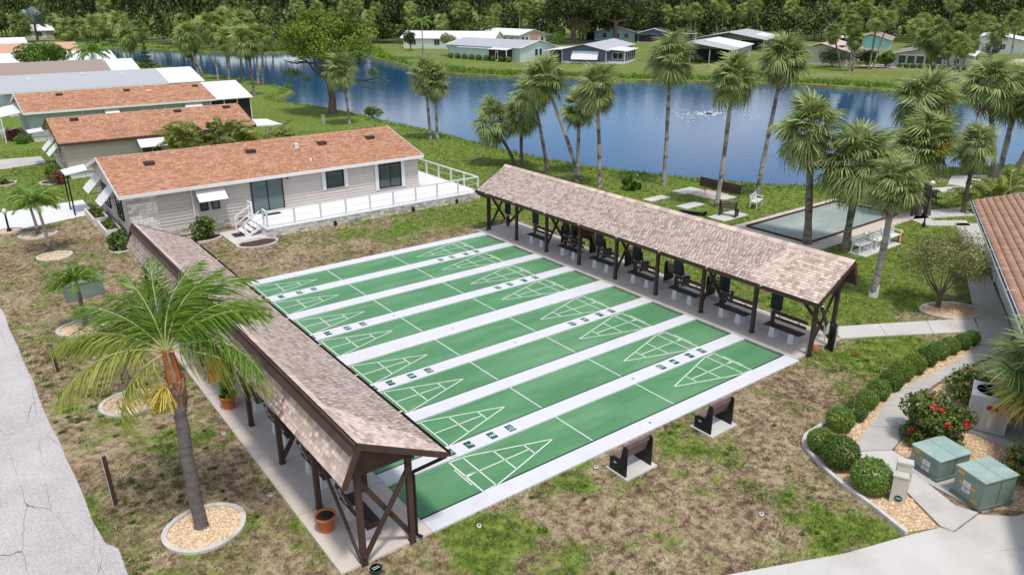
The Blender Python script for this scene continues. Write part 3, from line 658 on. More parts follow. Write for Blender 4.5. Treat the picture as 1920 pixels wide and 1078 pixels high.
# ------------------------------------------------------------------ pavilions
PY = [-.57 + 2.59*k for k in range(9)]
def pavilion(label, X0, s, ef, zf, rx, zr, bx, zb, pf, pb, near):
    """X0+s*distance from the court; ef, rx, bx: front eave, ridge, back eave; pf, pb: post rows"""
    X = lambda d: X0 + s*d
    root = thing('shelter', label, 'shelter', (X(pf),PY[0],0)); ox, oy = X(pf), PY[0]
    P = lambda d, y, z: Vector((X(d)-ox, y-oy, z))
    Y0, Y1 = -.93, 20.62
    B = lambda n, mb, m='brown', par=root: build(n, mb, MAT[m], par)
    zp = lambda d: zf + (zr-zf)*(d-ef)/(rx-ef) - .16
    for k, y in enumerate(PY):
        for d in (pf, pb):
            mb = MB(); top = min(zp(d), 3.3); mb.bar(P(d,y,.06), P(d,y,top), .135, .135, v=random.uniform(.85,1.15))
            mb.box(P(d,y,.06)-Vector((.08,.08,0)), P(d,y,.06)+Vector((.08,.08,.05)), v=.8); B('post', mb)
        if k % 2 == 0:
            e = .075 if k < 8 else -.075
            mb = MB(); mb.bar(P(pf,y+e,.25), P(pb,y+e,2.42), .05, .13); B('cross_brace', mb)
            mb = MB(); mb.bar(P(pb,y-e,.25), P(pf,y-e,2.32), .05, .13); B('cross_brace', mb)
        else:
            mb = MB(); mb.bar(P(pf,y,1.85), P(pf+.55,y,2.36), .05, .1); B('knee_brace', mb)
            mb = MB(); mb.bar(P(pb,y,1.95), P(pb-.5,y,2.5), .05, .1); B('knee_brace', mb)
        mb = MB(); mb.bar(P(pf-.05,y,zp(pf)-.12), P(pb+.2,y,zp(pf)-.12), .05, .2); B('tie_beam', mb)
    for a, b in ((PY[0],PY[1]),(PY[8],PY[7])):
        mb = MB(); mb.bar(P(pb+.08,a,.25), P(pb+.08,b,2.5), .05, .13); B('diagonal_brace', mb)
    for d in (pf, pb):
        mb = MB(); mb.bar(P(d,Y0+.1,zp(d)-.02), P(d,Y1-.1,zp(d)-.02), .09, .22); B('beam', mb)
    # roof deck: long slope to the court, short steep slope behind, stepped below the ridge
    f0, f1, r0, r1 = P(ef,Y0,zf), P(ef,Y1,zf), P(rx,Y0,zr), P(rx,Y1,zr)
    mb = MB(); q = [f0, r0, r1, f1] if s > 0 else [f1, r1, r0, f0]
    # orient ccw from above
    nz = (q[1]-q[0]).cross(q[2]-q[0]).z
    if nz < 0: q = q[::-1]
    mb.hexa([p-Vector((0,0,.11)) for p in q], (0,0,.105)); b0_ = P(rx-.06,Y0,zr-.16); b1_ = P(rx-.06,Y1,zr-.16); e0_ = P(bx,Y0,zb); e1_ = P(bx,Y1,zb)
    nb = (b1_-b0_).cross(e0_-b0_).normalized()
    if nb.x*s < 0: nb = -nb
    q = [b0_, e0_, e1_, b1_]; 
    if (q[1]-q[0]).cross(q[2]-q[0]).dot(nb) < 0: q = q[::-1]
    mb.hexa([p-nb*.075 for p in q], nb*.07)
    roof = B('roof', mb)
    up = (r0-f0); courses(roof, f0, Vector((0,1,0)), up, Y1-Y0, up.length-.03, .135, .175, 'shingle', single=near[0], seedv=int(X0), thick=.018, vr=(.1,.95))
    upb = (b0_-e0_); courses(roof, e0_, Vector((0,1,0)), upb, Y1-Y0, upb.length-.02, .135, .175, 'shingle', single=near[1], seedv=int(X0)+5, thick=.018, vr=(.1,.95))
    mb = MB()                  # ridge cap
    for k in range(70):
        a = Y0 + (Y1-Y0)*k/70 - oy; b = Y0 + (Y1-Y0)*(k+1.1)/70 - oy; dz = (zr-zf)/(rx-ef)
        mb.hexa([(r0.x-s*.19,a,zr-.19*dz+.022),(r0.x,a,zr+.034),(r0.x,b,zr+.024),(r0.x-s*.19,b,zr-.19*dz+.012)][::(1 if s > 0 else -1)], (0,0,.014), v=random.uniform(.25,.8))
    rc = build('ridge_cap', mb, MAT['shingle'], roof); 
    mb = MB(); mb.bar(P(rx+.045,Y0,zr-.085), P(rx+.045,Y1,zr-.085), .05, .20); B('ridge_board', mb)
    mb = MB(); mb.hexa([(P(rx+.07,Y0,0).x,Y0-oy,zr-.10),(P(rx+.17,Y0,0).x,Y0-oy,zr-.26),(P(rx+.17,Y0,0).x,Y1-oy,zr-.26),(P(rx+.07,Y0,0).x,Y1-oy,zr-.10)], (s*.02,0,.02)); B('ridge_shadow_band', mb)  # dark brown strip painted as the shadow band below the ridge step
    for y, o in ((Y0,-.02),(Y1,.02)):
        mb = MB(); mb.bar(P(ef,y+o,zf-.055), P(rx,y+o,zr-.055), .035, .15); mb.bar(P(rx,y+o,zr-.14), P(bx,y+o,zb-.04), .035, .15); B('barge_board', mb)
        yy_ = y + (.28 if y < 5 else -.28); tri = [P(pf-.1,yy_,zp(pf)-.06), P(pb+.22,yy_,zp(pf)-.06), P(pb+.2,yy_,zr-.70), P(rx-.1,yy_,zr-.2), P(pf-.1,yy_,zp(pf-.1)+.04)]
        mb = MB(); mb.add(tri + [p+Vector((0,.03,0)) for p in tri], [(0,1,2,3,4),(9,8,7,6,5)]+[(i,(i+1)%5,5+(i+1)%5,5+i) for i in range(5)]); B('gable_panel', mb)
    mb = MB(); g = P(ef-.06,0,zf-.06); prof = [(-.05,.05),(-.05,-.05),(.05,-.05),(.05,.05)]
    for (ax, az), (bx_, bz) in zip(prof, prof[1:]):
        mb.bar((g.x+(ax+bx_)/2, Y0-oy, g.z+(az+bz)/2), (g.x+(ax+bx_)/2, Y1-oy, g.z+(az+bz)/2), .012 if ax == bx_ else .1, .1 if ax == bx_ else .012)
    gt = B('gutter', mb)
    for k in range(9):
        mb = MB(); mb.box((g.x-.055,PY[k]-oy-.6,g.z+.045),(g.x+.07,PY[k]-oy-.55,g.z+.065)); build('gutter_clip', mb, MAT['alu'], gt)
    ydn = Y0+.12 if s < 0 else Y1-.2
    mb = MB(); a = P(ef-.04,ydn,zf-.1); b = P(pf-.13,PY[0]+.0 if s < 0 else PY[8],zf-.42); e = Vector((b.x,b.y,.2))
    mb.tube([a, a-Vector((0,0,.08)), b, b-Vector((0,0,.12)), e, e+Vector((-s*.12,-.05,-.1))], .045, 8); build('downspout', mb, MAT['black'] if s < 0 else MAT['brown'], root)
    return root
pavilion('long brown shelter beside the road, roof facing away and its gable end nearest', 0, -1, -.27, 2.45, 2.0, 3.58, 2.40, 2.60, .60, 1.92, (150,150))
pavilion('long brown shelter between the court and pond with benches and scoreboards under it', CL, 1, .10, 2.40, 2.2, 3.58, 2.55, 2.62, .67, 2.02, (300,0))

# benches under the shelters: plank seat and back on white concrete feet
def shelter_bench():
    t = thing('bench', 'x', 'bench', (0,0,0))
    for sy in (-1, 1):
        mb = MB(); y = sy*.43
        mb.add([(-.21,y-.13,0),(.21,y-.13,0),(.21,y+.13,0),(-.21,y+.13,0),(-.17,y-.10,.42),(.17,y-.10,.42),(.17,y+.10,.42),(-.17,y+.10,.42)], [(0,1,5,4),(1,2,6,5),(2,3,7,6),(3,0,4,7),(4,5,6,7)])
        ft = build('foot', mb, MAT['walk'], t)
        mb = MB(); mb.bar((.15,y,.40), (.34,y,.98), .05, .04); build('back_bracket', mb, MAT['alu'], t)
    for x in (-.12, .10):
        mb = MB(); mb.box((x-.105,-.80,.42),(x+.105,.80,.46), v=random.uniform(.8,1.15)); build('seat_plank', mb, MAT['plank'], t)
    for z, x in ((.66,.235),(.86,.30)):
        mb = MB(); mb.bar((x-.02,-.78,z), (x-.02,.78,z), .035, .12, v=random.uniform(.8,1.15)); build('back_plank', mb, MAT['plank'], t)
    return t
SB = shelter_bench(); first = True
ords = ['nearest', 'second', 'third', 'fourth', 'fifth', 'sixth', 'seventh']
for k, y in enumerate((.9, 3.38, 5.95, 8.5, 11.15, 13.6, 16.2)):
    lab = f'plank bench on white blocks under the pond side shelter, {ords[k]} from the path end'
    o = SB if first else dup(SB); first = False; o.location = (CL+1.15, y, .064); tag(o, lab, 'bench', 'dark plank benches under the pond side shelter')
for k, y in enumerate((.75, 3.3, 5.9, 8.45, 11.0, 13.6, 16.2)):
    o = dup(SB, (-1.33, y, .064), math.pi, f'plank bench on white blocks under the roadside shelter, {ords[k]} from its gable end', 'dark plank benches under the roadside shelter')
# scoreboards at the back posts
def scoreboard():
    t = thing('scoreboard', 'x', 'scoreboard')
    mb = MB(); mb.box((-.02,-.26,.78),(.02,.26,1.62)); build('panel', mb, MAT['blackboard'], t)
    for y in (-.16,0,.16):
        mb = MB(); mb.box((-.032,y-.065,.82),(-.02,y+.065,1.58), v=1.6); build('number_strip', mb, MAT['blackboard'], t)
    mb = MB(); 
    for z in np.arange(.9,1.58,.12): mb.box((-.036,-.25,z),(-.032,.25,z+.008), v=.8)
    build('rail', mb, MAT['blackboard'], t)
    mb = MB(); mb.tube([(0,.2,.76),(0,.2,0)], .018, 6); mb.bar((-.01,-.25,.75),(-.01,.25,.75),.05,.03); mb.bar((-.06,-.2,.72),(-.06,.2,.72),.04,.02); build('stand', mb, MAT['alu'], t)
    return t
SBD = scoreboard()
for k in range(8):
    o = SBD if k == 0 else dup(SBD)
    o.location = (CL+1.83, PY[k+1]-.22 if k < 8 else 0, .064); tag(o, f'black scoreboard under the pond side shelter, {["nearest","second","third","fourth","fifth","sixth","seventh","last"][k]} from the path end', 'scoreboard', 'black scoreboards along the shelter')

# park benches with solid end panels
def park_bench(L=1.0, end='black'):
    t = thing('park_bench', 'x', 'bench')
    for sx in (-1, 1):
        x = sx*L/2; mb = MB(); pr = [(-.36,0),(.36,0),(.40,.95),(.26,.98),(.12,.50),(-.38,.43)]
        pr = [(-.34,0),(.30,0),(.30,.93),(.16,.98),(.06,.47),(-.34,.42)]
        a = [(x-.025,-p[0],p[1]) for p in pr]; b = [(x+.025,-p[0],p[1]) for p in pr]; n = len(pr)
        mb.add(a+b, [tuple(range(n)), tuple(range(2*n-1,n-1,-1))]+[(i,(i+1)%n,n+(i+1)%n,n+i)[::-1] for i in range(n)]); e = build('end_panel', mb, MAT[end], t)
        if sx < 0 and end == 'black':
            m2 = MB(); m2.box((x-.03,.08,.27),(x-.0255,.18,.32)); build('plaque', m2, MAT['alu'], e)
    for k in range(4):
        mb = MB(); y = .30 - k*.105; mb.box((-L/2-.06 if k < 1 else -L/2+.03,y-.042,.425+.01*k*0),(L/2+.06 if k < 1 else L/2-.03,y+.042,.455), v=random.uniform(.85,1.3)); build('seat_plank', mb, MAT['plank_worn'], t)
    for k in range(3):
        z = .56+.15*k; y = -.07-.075*k*.6; mb = MB(); mb.bar((-L/2+.03,y-.03,z),(L/2-.03,y-.03,z),.03,.105,v=random.uniform(.85,1.3)); build('back_plank', mb, MAT['plank_worn'], t)
    mb = MB(); mb.bar((-L/2-.05,-.19,.99),(L/2+.05,-.19,.99),.07,.03,v=1.3); build('top_rail', mb, MAT['plank_worn'], t)
    return t
PB = park_bench()
for k, (x, y, lab) in enumerate(((6.0,-1.60,'dark park bench with black end panels on a concrete pad, nearer the roadside shelter'),(9.66,-1.60,'dark park bench with black end panels on a concrete pad, farther along the lawn'))):
    o = PB if k == 0 else dup(PB); o.location = (x,y,.06); tag(o, lab, 'bench', 'park benches facing the court')
    slab('bench_pad', rect(x-.58,-2.02,x+.66,-1.14), .06, 'concrete_light')
dup(PB, (30.0,13.65,.05), rad(-72), 'dark park bench on a white pad on the grass behind the pond side shelter', 'dark benches behind the shelter')
for k, (y, lab) in enumerate(((5.2,'third'),(7.7,'fourth'),(10.3,'fifth'),(12.9,'sixth'),(15.2,'seventh'))):
    dup(PB, (CL+2.62, y, .064), rad(-90), f'black park bench facing the pond, behind the {lab} plank bench of the shelter', 'black benches facing the pond')
# tall dark boards standing behind the far end of the shelter
mb = MB(); t = thing('notice_board', 'tall dark brown board leaning behind the benches at the far end of the shelter', 'board', (18.75,14.6,.064))
mb.box((-.03,-.95,.45),(.03,.95,1.5)); build('panel', mb, MAT['brown'], t)
for y in (-.85,.85):
    mb = MB(); mb.box((-.05,y-.05,0),(.05,y+.05,1.62)); build('leg', mb, MAT['brown'], t)
# white resin benches
def white_bench():
    t = thing('white_bench', 'x', 'bench')
    for sx in (-1,1):
        mb = MB(); x = sx*.6
        mb.bar((x,.22,0),(x,.20,.42),.06,.06); mb.bar((x,-.24,0),(x,-.18,.45),.06,.06); mb.bar((x,-.18,.42),(x,-.30,.88),.05,.06); mb.bar((x,.24,.62),(x,-.24,.64),.06,.04); mb.bar((x,.21,.4),(x,.22,.62),.05,.05); build('side_frame', mb, MAT['white'], t)
    for k in range(4):
        mb = MB(); mb.box((-.62,.24-.115*k-.09,.42),(.62,.24-.115*k,.445)); build('seat_slat', mb, MAT['white'], t)
    for k in range(3):
        z = .52+.13*k; mb = MB(); mb.bar((-.62,-.215-.035*k,z),(.62,-.215-.035*k,z),.03,.07); build('back_slat', mb, MAT['white'], t)
    return t
WB = white_bench()
for k, (x, y, rz, lab) in enumerate(((29.9,4.95,180,'white slatted bench on the pad by the grey court, nearest the shelter roof'),(31.4,4.85,180,'white slatted bench in the middle of the pad by the grey court'),(32.55,4.75,180,'white slatted bench behind the leaning palm trunk, beside the red hydrant'),(33.1,13.9,-160,'white slatted bench alone on the lawn near the pond by the horseshoe pit'))):
    o = WB if k == 0 else dup(WB); o.location = (x,y,.05); o.rotation_euler = (0,0,rad(rz)); tag(o, lab, 'bench', 'white slatted benches')
t = thing('fire_hydrant', 'small red and yellow hydrant at the end of the white benches', 'hydrant', (33.3,4.62,0))
mb = MB(); mb.lathe([(.14,0),(.14,.05),(.10,.06),(.10,.48),(.13,.5),(.13,.54)], n=12); mb.tube([(-.19,0,.36),(.19,0,.36)], .05, 8); build('barrel', mb, MAT['red'], t)
mb = MB(); mb.lathe([(.125,.54),(.10,.64),(.04,.70),(.03,.74)], n=12); build('bonnet', mb, MAT['orange_label'], t)
# horseshoe pit
t = thing('backboard', 'long dark brown backboard behind the horseshoe pit by the water', 'backboard', (35.05,18.35,0), rad(-1))
for k in range(4):
    mb = MB(); mb.box((-.03,-1.75+.0,.05+.155*k),(.03,1.75,.05+.155*k+.148), v=random.uniform(.85,1.15)); build('board', mb, MAT['plank'], t)
for y in (-1.7,0,1.7):
    mb = MB(); mb.box((.03,y-.05,0),(.12,y+.05,.66)); build('stake', mb, MAT['brown'], t)
t = thing('horseshoe_stake', 'orange metal stake standing in the horseshoe pit', 'stake', (33.2,18.1,.03)); mb = MB(); mb.tube([(0,0,0),(0,0,.45)], .03, 8); build('rod', mb, MAT['orange_label'], t)
mb = MB(); mb.bar((28.95,14.55,.12),(28.2,16.0,.12),.2,.18); mb.tube([(28.95,14.55,.12),(28.95,14.55,.3)], .1, 8); tag(build('low_rack', mb, MAT['black']), 'low black rack lying on the grass behind the shelter ridge', 'rack')
# cue rack hung on the near end of the pond side shelter
t = thing('cue_rack', 'black rack of shuffleboard cues standing at the near end of the pond side shelter', 'rack', (17.75,-.78,0), rad(20))
for x in (-.16,.16):
    mb = MB(); mb.tube([(x,0,0),(x,.02,.95),(x,.12,1.1),(x,.25,1.05)], .05, 8); build('hoop', mb, MAT['black'], t)
mb = MB(); mb.box((-.16,-.03,.08),(.16,.03,.98)); build('backing', mb, MAT['black'], t)
for k in range(3):
    mb = MB(); mb.tube([(-.09+.09*k,-.05,.1),(-.09+.09*k,-.07,.85)], .012, 6); mb.lathe([(.03,.85),(.04,.9),(.01,.95)], (-.09+.09*k,-.07,0), 8); build('cue', mb, MAT['alu'], t)
t = thing('hose_bib', 'grey electrical box and pipe fixed low beside the shelter end post', 'box', (17.35,-.62,0)); mb = MB(); mb.box((-.09,-.06,.75),(.09,.06,1.15)); mb.tube([(0,0,.75),(0,0,0)], .025, 8); build('housing', mb, MAT['alu'], t)
t = thing('chain_cover', 'rust coloured terracotta cover at the foot of the shelter end', 'cover', (17.05,-.5,.06)); mb = MB(); mb.lathe([(.11,0),(.09,.22),(.03,.26)], n=10); build('shell', mb, MAT['terracotta'], t)

# flower pots
def pot(x, y, label, plant=False):
    t = thing('flower_pot', label, 'flower pot', (x,y,.064)); mb = MB()
    mb.lathe([(.17,0),(.235,.36),(.27,.37),(.275,.46),(.245,.46),(.235,.40),(.0,.40)], n=20); build('pot', mb, MAT['terracotta'], t)
    mb = MB(); mb.lathe([(.235,.402),(.0,.415)], n=16); build('soil', mb, MAT['potsoil'], t); return t
pot(-2.12,1.12,'orange terracotta pot of bare soil on the walk at the near shelter end')
POT2 = pot(-2.12,8.75,'terracotta pot with leafy plant half hidden under the palm fronds')

# small things on the lawns
def post(x, y, h, label, lean=0):
    t = thing('wooden_post', label, 'post', (x,y,0)); mb = MB(); mb.bar((0,0,-.05),(-.03,lean,h),.10,.10); build('shaft', mb, MAT['brown'], t)
    mb = MB(); mb.bar((-.06,0,0),(-.09,lean,h-.03),.012,.10); build('reflector_strip', mb, MAT['alu'], t)
post(-6.16,5.56,1.5,'dark wooden marker post by the road, nearest the camera'); post(-6.22,15.2,1.05,'dark wooden marker post half behind the palm fronds')
for (x,y,l) in ((7.19,-5.16,'white sprinkler ring in the bare lawn patch in front of the benches'),(1.05,-1.09,'white sprinkler ring in green grass by the roadside shelter corner'),(-2.74,3.39,'white sprinkler ring beside the walk left of the shelter'),(5.2,-1.0,'white sprinkler ring left of the nearer park bench'),(-2.76,7.28,'white sprinkler ring beside the walk near the palm trunk')):
    mb = MB(); mb.lathe([(.03,.0),(.03,.05),(.062,.055),(.062,.0)], (0,0,0), 14); o = thing('sprinkler_ring', l, 'sprinkler', (x,y,.02), 0, 'sprinkler heads in the lawn'); build('ring', mb, MAT['alu'], o); mb = MB(); mb.lathe([(.032,.0505),(.03,.0525)], n=12); build('hole', mb, MAT['black'], o)
t = thing('sign_disc', 'small dark green round sign low in the grass at the shelter corner', 'sign', (-1.8,-.95,0)); mb = MB(); mb.tube([(0,0,0),(0,0,.12)], .02, 6); build('stake', mb, MAT['black'], t)
mb = MB(); mb.lathe([(.15,.12),(.15,.135)], n=18); build('disc', mb, MAT['plate'], t); mb = MB(); mb.lathe([(.135,.137),(.115,.137)], n=18); mb.box((-.09,.02,.136),(.09,.04,.138)); mb.box((-.09,-.04,.136),(.09,-.02,.138)); build('print', mb, MAT['alu'], t)

# utility boxes on the right
def transformer(loc, rz, L, Wd, H, lean, label, lab2):
    t = thing('utility_box', label, 'utility box', loc, rz)
    mb = MB(); mb.box((-.04,-.04,0),(L+.04,Wd+.04,.09), v=.75); build('plinth', mb, MAT['boxgreen'], t)
    mb = MB(); f = H-lean
    vs = [(0,0,.09),(L,0,.09),(L,Wd,.09),(0,Wd,.09),(0,0,f),(L,0,f),(L,Wd,H),(0,Wd,H)]
    mb.add(vs, [(0,1,5,4),(1,2,6,5),(2,3,7,6),(3,0,4,7),(4,5,6,7)]); build('cabinet', mb, MAT['boxgreen'], t)
    mb = MB(); ym = Wd*.52; hm = f+(H-f)*.52
    mb.hexa([(-.03,-.03,f+.003),(L+.03,-.03,f+.003),(L+.03,ym,hm+.003),(-.03,ym,hm+.003)],(0,0,.035)); build('lid', mb, MAT['boxtop'], t)
    mb = MB(); mb.hexa([(-.03,ym+.015,hm+.003),(L+.03,ym+.015,hm+.003),(L+.03,Wd+.03,H+.003),(-.03,Wd+.03,H+.003)],(0,0,.035)); build('lid', mb, MAT['boxtop'], t)
    mb = MB(); mb.box((L+.001,ym-.006,.12),(L+.006,ym+.006,f)); build('seam', mb, MAT['black'], t)
    for (x, z, w, h, m) in lab2:
        mb = MB(); mb.box((x,-.006,z),(x+w,-.001,z+h)); b = build('label', mb, MAT[m], t)
        if m == 'paper':
            mb = MB()
            for k in range(3): mb.box((x+.03,-.008,z+.03+k*h/4),(x+w-.03*(1+k%2*2),-.0065,z+.03+k*h/4+.012))
            build('print', mb, MAT['ink'], b)
    return t
# front faces look toward the camera side (-x,-y)
transformer((12.48,-6.36,.06), math.atan2(-.91,-.27), .93, 1.12, .66, .03, 'pale green utility box with rounded lid, left of the pair', [(.10,.50,.18,.09,'orange_label'),(.04,.33,.07,.07,'orange_label'),(.30,.36,.06,.08,'orange_label'),(.40,.28,.24,.16,'paper'),(.40,.13,.24,.1,'paper')])
transformer((12.08,-7.72,.06), math.atan2(-.79,-.27), .86, 1.1, .86, .02, 'bigger green utility box with an orange corner sticker, right of the pair', [(.04,.70,.20,.10,'orange_label'),(.14,.44,.09,.09,'orange_label'),(.50,.42,.12,.09,'orange_label'),(.26,.42,.23,.16,'paper'),(.26,.27,.23,.11,'paper'),(.55,.12,.22,.06,'orange_label')])
slab('box_pad', [(11.85,-8.62),(12.0,-7.05),(12.35,-6.1),(13.75,-6.35),(13.6,-7.5),(13.4,-8.95)], .06, 'concrete')
t = thing('utility_pedestal', 'cream utility cabinet with green round sticker between the hedge ball and the walk', 'cabinet', (10.55,-6.98,.03), rad(-62))
mb = MB(); mb.box((-.17,-.12,0),(.17,.12,.80)); mb.box((-.19,-.14,.80),(.19,.14,.84)); build('front_cabinet', mb, MAT['beige'], t)
mb = MB(); mb.box((-.12,.122,0),(.24,.34,1.08)); mb.box((-.14,.10,1.08),(.26,.36,1.13)); build('meter_box', mb, MAT['beige'], t)
mb = MB(); mb.box((.2401,.16,.55),(.27,.30,.95)); build('meter_cover', mb, MAT['alu'], t)
mb = MB(); mb.lathe([(.10,0),(.10,.006)], n=18); b = build('sticker', mb, MAT['plate'], t, (.03,-.121,.16), (rad(90),0,0)); mb = MB(); mb.box((-.06,-.012,.0065),(.06,.0,.009)); mb.box((-.06,.012,.0065),(.06,.024,.009)); build('print', mb, MAT['alu'], b)
def ac_unit(loc, rz, w, d_, h, label, red=False):
    t = thing('air_conditioner', label, 'air conditioner', loc, rz)
    mb = MB(); mb.box((-w/2,-d_/2,.03),(w/2,d_/2,h)); build('casing', mb, MAT['alu'], t)
    mb = MB(); R_ = min(w,d_)*.42
    pts = []; n = 24
    for j in range(n):
        a0, a1 = 2*math.pi*j/n, 2*math.pi*(j+1)/n
        def sq(a): m_ = max(abs(math.cos(a)), abs(math.sin(a))); return (math.cos(a)/m_*(w/2+.02), math.sin(a)/m_*(d_/2+.02), h+.05)
        mb.add([(R_*math.cos(a0),R_*math.sin(a0),h+.06),sq(a0),sq(a1),(R_*math.cos(a1),R_*math.sin(a1),h+.06)], [(0,1,2,3)])
        mb.add([sq(a0),sq(a1),(sq(a1)[0],sq(a1)[1],h-.02),(sq(a0)[0],sq(a0)[1],h-.02)], [(3,2,1,0)])
    build('top_cover', mb, MAT['alu'], t)
    mb = MB(); mb.lathe([(R_,h+.01),(.0,h-.02)][::1], n=24); build('fan_well', mb, MAT['black'], t)
    mb = MB()
    for k in range(5): mb.lathe([(R_*(.2+.2*k)-.012,h+.045),(R_*(.2+.2*k),h+.045)], n=24)
    for k in range(8): a = k*math.pi/4; mb.bar((0,0,h+.045),(R_*math.cos(a),R_*math.sin(a),h+.045),.015,.015)
    build('grille', mb, MAT['grey_metal'], t)
    mb = MB(); m_ = int(w/.06)
    for k in range(m_):
        x = -w/2+.04+k*(w-.08)/m_
        if red and .3 < k/m_ < .7: continue
        mb.box((x,-d_/2-.006,.1),(x+.02,-d_/2-.0005,h-.1), v=.7)
    build('fin_panel', mb, MAT['alu'], t)
    if red:
        mb = MB(); mb.box((-.08,-d_/2-.012,h*.68),(.2,-d_/2-.007,h*.8)); build('badge', mb, MAT['red'], t); mb = MB(); mb.box((.0,-d_/2-.012,h*.15),(.12,-d_/2-.007,h*.6)); build('label', mb, MAT['paper'], t)
    return t
slab('unit_pad', rect(15.7,-7.9,17.3,-6.0), .08, 'concrete')
ac_unit((16.45,-6.75,.08), rad(-70), 1.05, 1.05, 1.15, 'big pale grey air conditioner behind the red flowered bush', True)
ac_unit((1.3,31.0,.1), rad(0), 1.0, .9, .85, 'grey air conditioner between the roadside shelter roof and the house wall')
t = thing('green_cabinet', 'low green utility cabinet on the lawn behind the young palm', 'cabinet', (-4.1,22.9,0), rad(8)); mb = MB(); mb.box((-.75,-.35,0),(.75,.35,.75)); build('cabinet', mb, MAT['boxgreen'], t); mb = MB(); mb.box((-.78,-.38,.75),(.78,.38,.82)); build('lid', mb, MAT['boxtop'], t)
t = thing('pedestal_box', 'small pale grey pedestal on the lawn before the pine tree', 'pedestal', (25.68,63.99,0)); mb = MB(); mb.box((-.16,-.13,0),(.16,.13,.8)); mb.box((-.18,-.15,.8),(.18,.15,.86)); build('housing', mb, MAT['beige'], t)
t = thing('driveway_lamp', 'black lamp post with a clear globe beside the white driveway', 'lamp', (-5.79,36.9,.03)); mb = MB(); mb.lathe([(.14,0),(.12,.12),(.06,.2),(.05,.95),(.07,1.0)], n=12); build('post', mb, MAT['black'], t)
mb = MB(); mb.lathe([(.06,1.0),(.13,1.1),(.14,1.2),(.09,1.32),(.02,1.36)], n=14); build('globe', mb, MAT['bulb'], t); mb = MB(); mb.box((.051,-.04,.5),(.056,.04,.8)); build('number_plate', mb, MAT['alu'], t)
t = thing('lamp_post', 'tall thin lamp post with white head beside the court path', 'street lamp', (37.2,5.2,0)); mb = MB(); mb.tube([(0,0,0),(0,0,2.55)], [.05,.035], 8); mb.lathe([(.09,0),(.09,.25),(.05,.3)], n=10); build('pole', mb, MAT['black'], t)
mb = MB(); mb.lathe([(.05,2.5),(.16,2.6),(.14,2.72),(.03,2.78)], n=12); build('head', mb, MAT['white'], t)
# dark pergola / picnic furniture beyond the grey court
def picnic(x, y, rz, label):
    t = thing('picnic_table', label, 'picnic table', (x,y,.0), rz)
    for k in range(5):
        mb = MB(); mb.box((-.9,-.37+.15*k,.72),(.9,-.37+.15*k+.14,.76), v=random.uniform(.8,1.2)); build('table_plank', mb, MAT['plank'], t)
    for sy in (-1,1):
        for k in range(2):
            mb = MB(); y0 = sy*.72-.14+.145*k; mb.box((-.9,y0,.42),(.9,y0+.135,.46)); build('seat_plank', mb, MAT['plank'], t)
    for sx in (-.65,.65):
        mb = MB(); mb.bar((sx,-.6,0),(sx,-.15,.72),.06,.1); mb.bar((sx,.6,0),(sx,.15,.72),.06,.1); mb.bar((sx,-.85,.4),(sx,.85,.4),.05,.1); build('leg_frame', mb, MAT['brown'], t)
picnic(41.2,11.6,rad(20),'dark brown picnic table behind the palms, left of the path'); picnic(43.3,8.2,rad(-50),'dark brown picnic table behind the palms, beside the path')
picnic(41.5,9.0,rad(100),'dark picnic table in the shade at the end of the grey court')
for x, y, l in ((38.9,6.75,'short dark wooden post at the corner of the grey court'),(39.4,8.2,'dark wooden post at the end of the grey court'),(39.3,11.7,'dark wooden post at the far corner of the grey court')):
    t = thing('court_post', l, 'post', (x,y,0)); mb = MB(); mb.box((-.07,-.07,0),(.07,.07,1.15)); build('shaft', mb, MAT['brown'], t)

# ------------------------------------------------------------------ houses
def gable_solid(mb, x0, x1, y0, y1, z0, ze, zr, m=0):
    ym = (y0+y1)/2
    V = [(x0,y0,z0),(x0,y1,z0),(x0,y1,ze),(x0,ym,zr),(x0,y0,ze),(x1,y0,z0),(x1,y1,z0),(x1,y1,ze),(x1,ym,zr),(x1,y0,ze)]
    mb.add(V, [(0,4,3,2,1),(5,6,7,8,9),(0,5,9,4),(1,2,7,6)], m)
def gable_roof(mb, x0, x1, y0, y1, ze, zr, th=.10):
    ym = (y0+y1)/2
    mb.hexa([(x0,y0,ze),(x1,y0,ze),(x1,ym,zr),(x0,ym,zr)], (0,0,-th)); mb.hexa([(x0,ym+.002,zr),(x1,ym+.002,zr),(x1,y1,ze),(x0,y1,ze)], (0,0,-th))
def window(root, face, a, z, w, h, frame='black', pane='glass', panes=2, horizontal=False, trim=None):
    """face: (origin, along, out) in the house frame"""
    o, al, ou = [Vector(q) for q in face]; up = Vector((0,0,1))
    def bx(mb, a0, a1, z0, z1, d0, d1):
        p = [o+al*a0+up*z0, o+al*a1+up*z0, o+al*a1+up*z1, o+al*a0+up*z1]
        V = [q+ou*d0 for q in p]+[q+ou*d1 for q in p]
        mb.add(V, [(0,3,2,1),(4,5,6,7),(0,1,5,4),(1,2,6,5),(2,3,7,6),(3,0,4,7)])
    fr = MB(); t = .06
    bx(fr,a,a+t,z,z+h,.0,.075); bx(fr,a+w-t,a+w,z,z+h,.0,.075); bx(fr,a+t,a+w-t,z,z+t,.0,.075); bx(fr,a+t,a+w-t,z+h-t,z+h,.0,.075)
    W_ = build('window', fr, MAT[frame], root)
    for k in range(panes):
        g = MB(); wi = (w-2*t)/panes; bx(g, a+t+k*wi+.012, a+t+(k+1)*wi-.012, z+t, z+h-t, .01, .045); build('pane', g, MAT[pane], W_)
        if k:
            g = MB(); bx(g, a+t+k*wi-.03, a+t+k*wi+.03, z+t, z+h-t, .0, .07); build('mullion', g, MAT[frame], W_)
    if trim:
        for s in (0, 1):
            g = MB(); x = a-.28 if s == 0 else a+w+.02
            bx(g, x, x+.26, z-.08, z+h+.08, .035, .06); build('shutter', g, MAT[trim], root)
    return W_
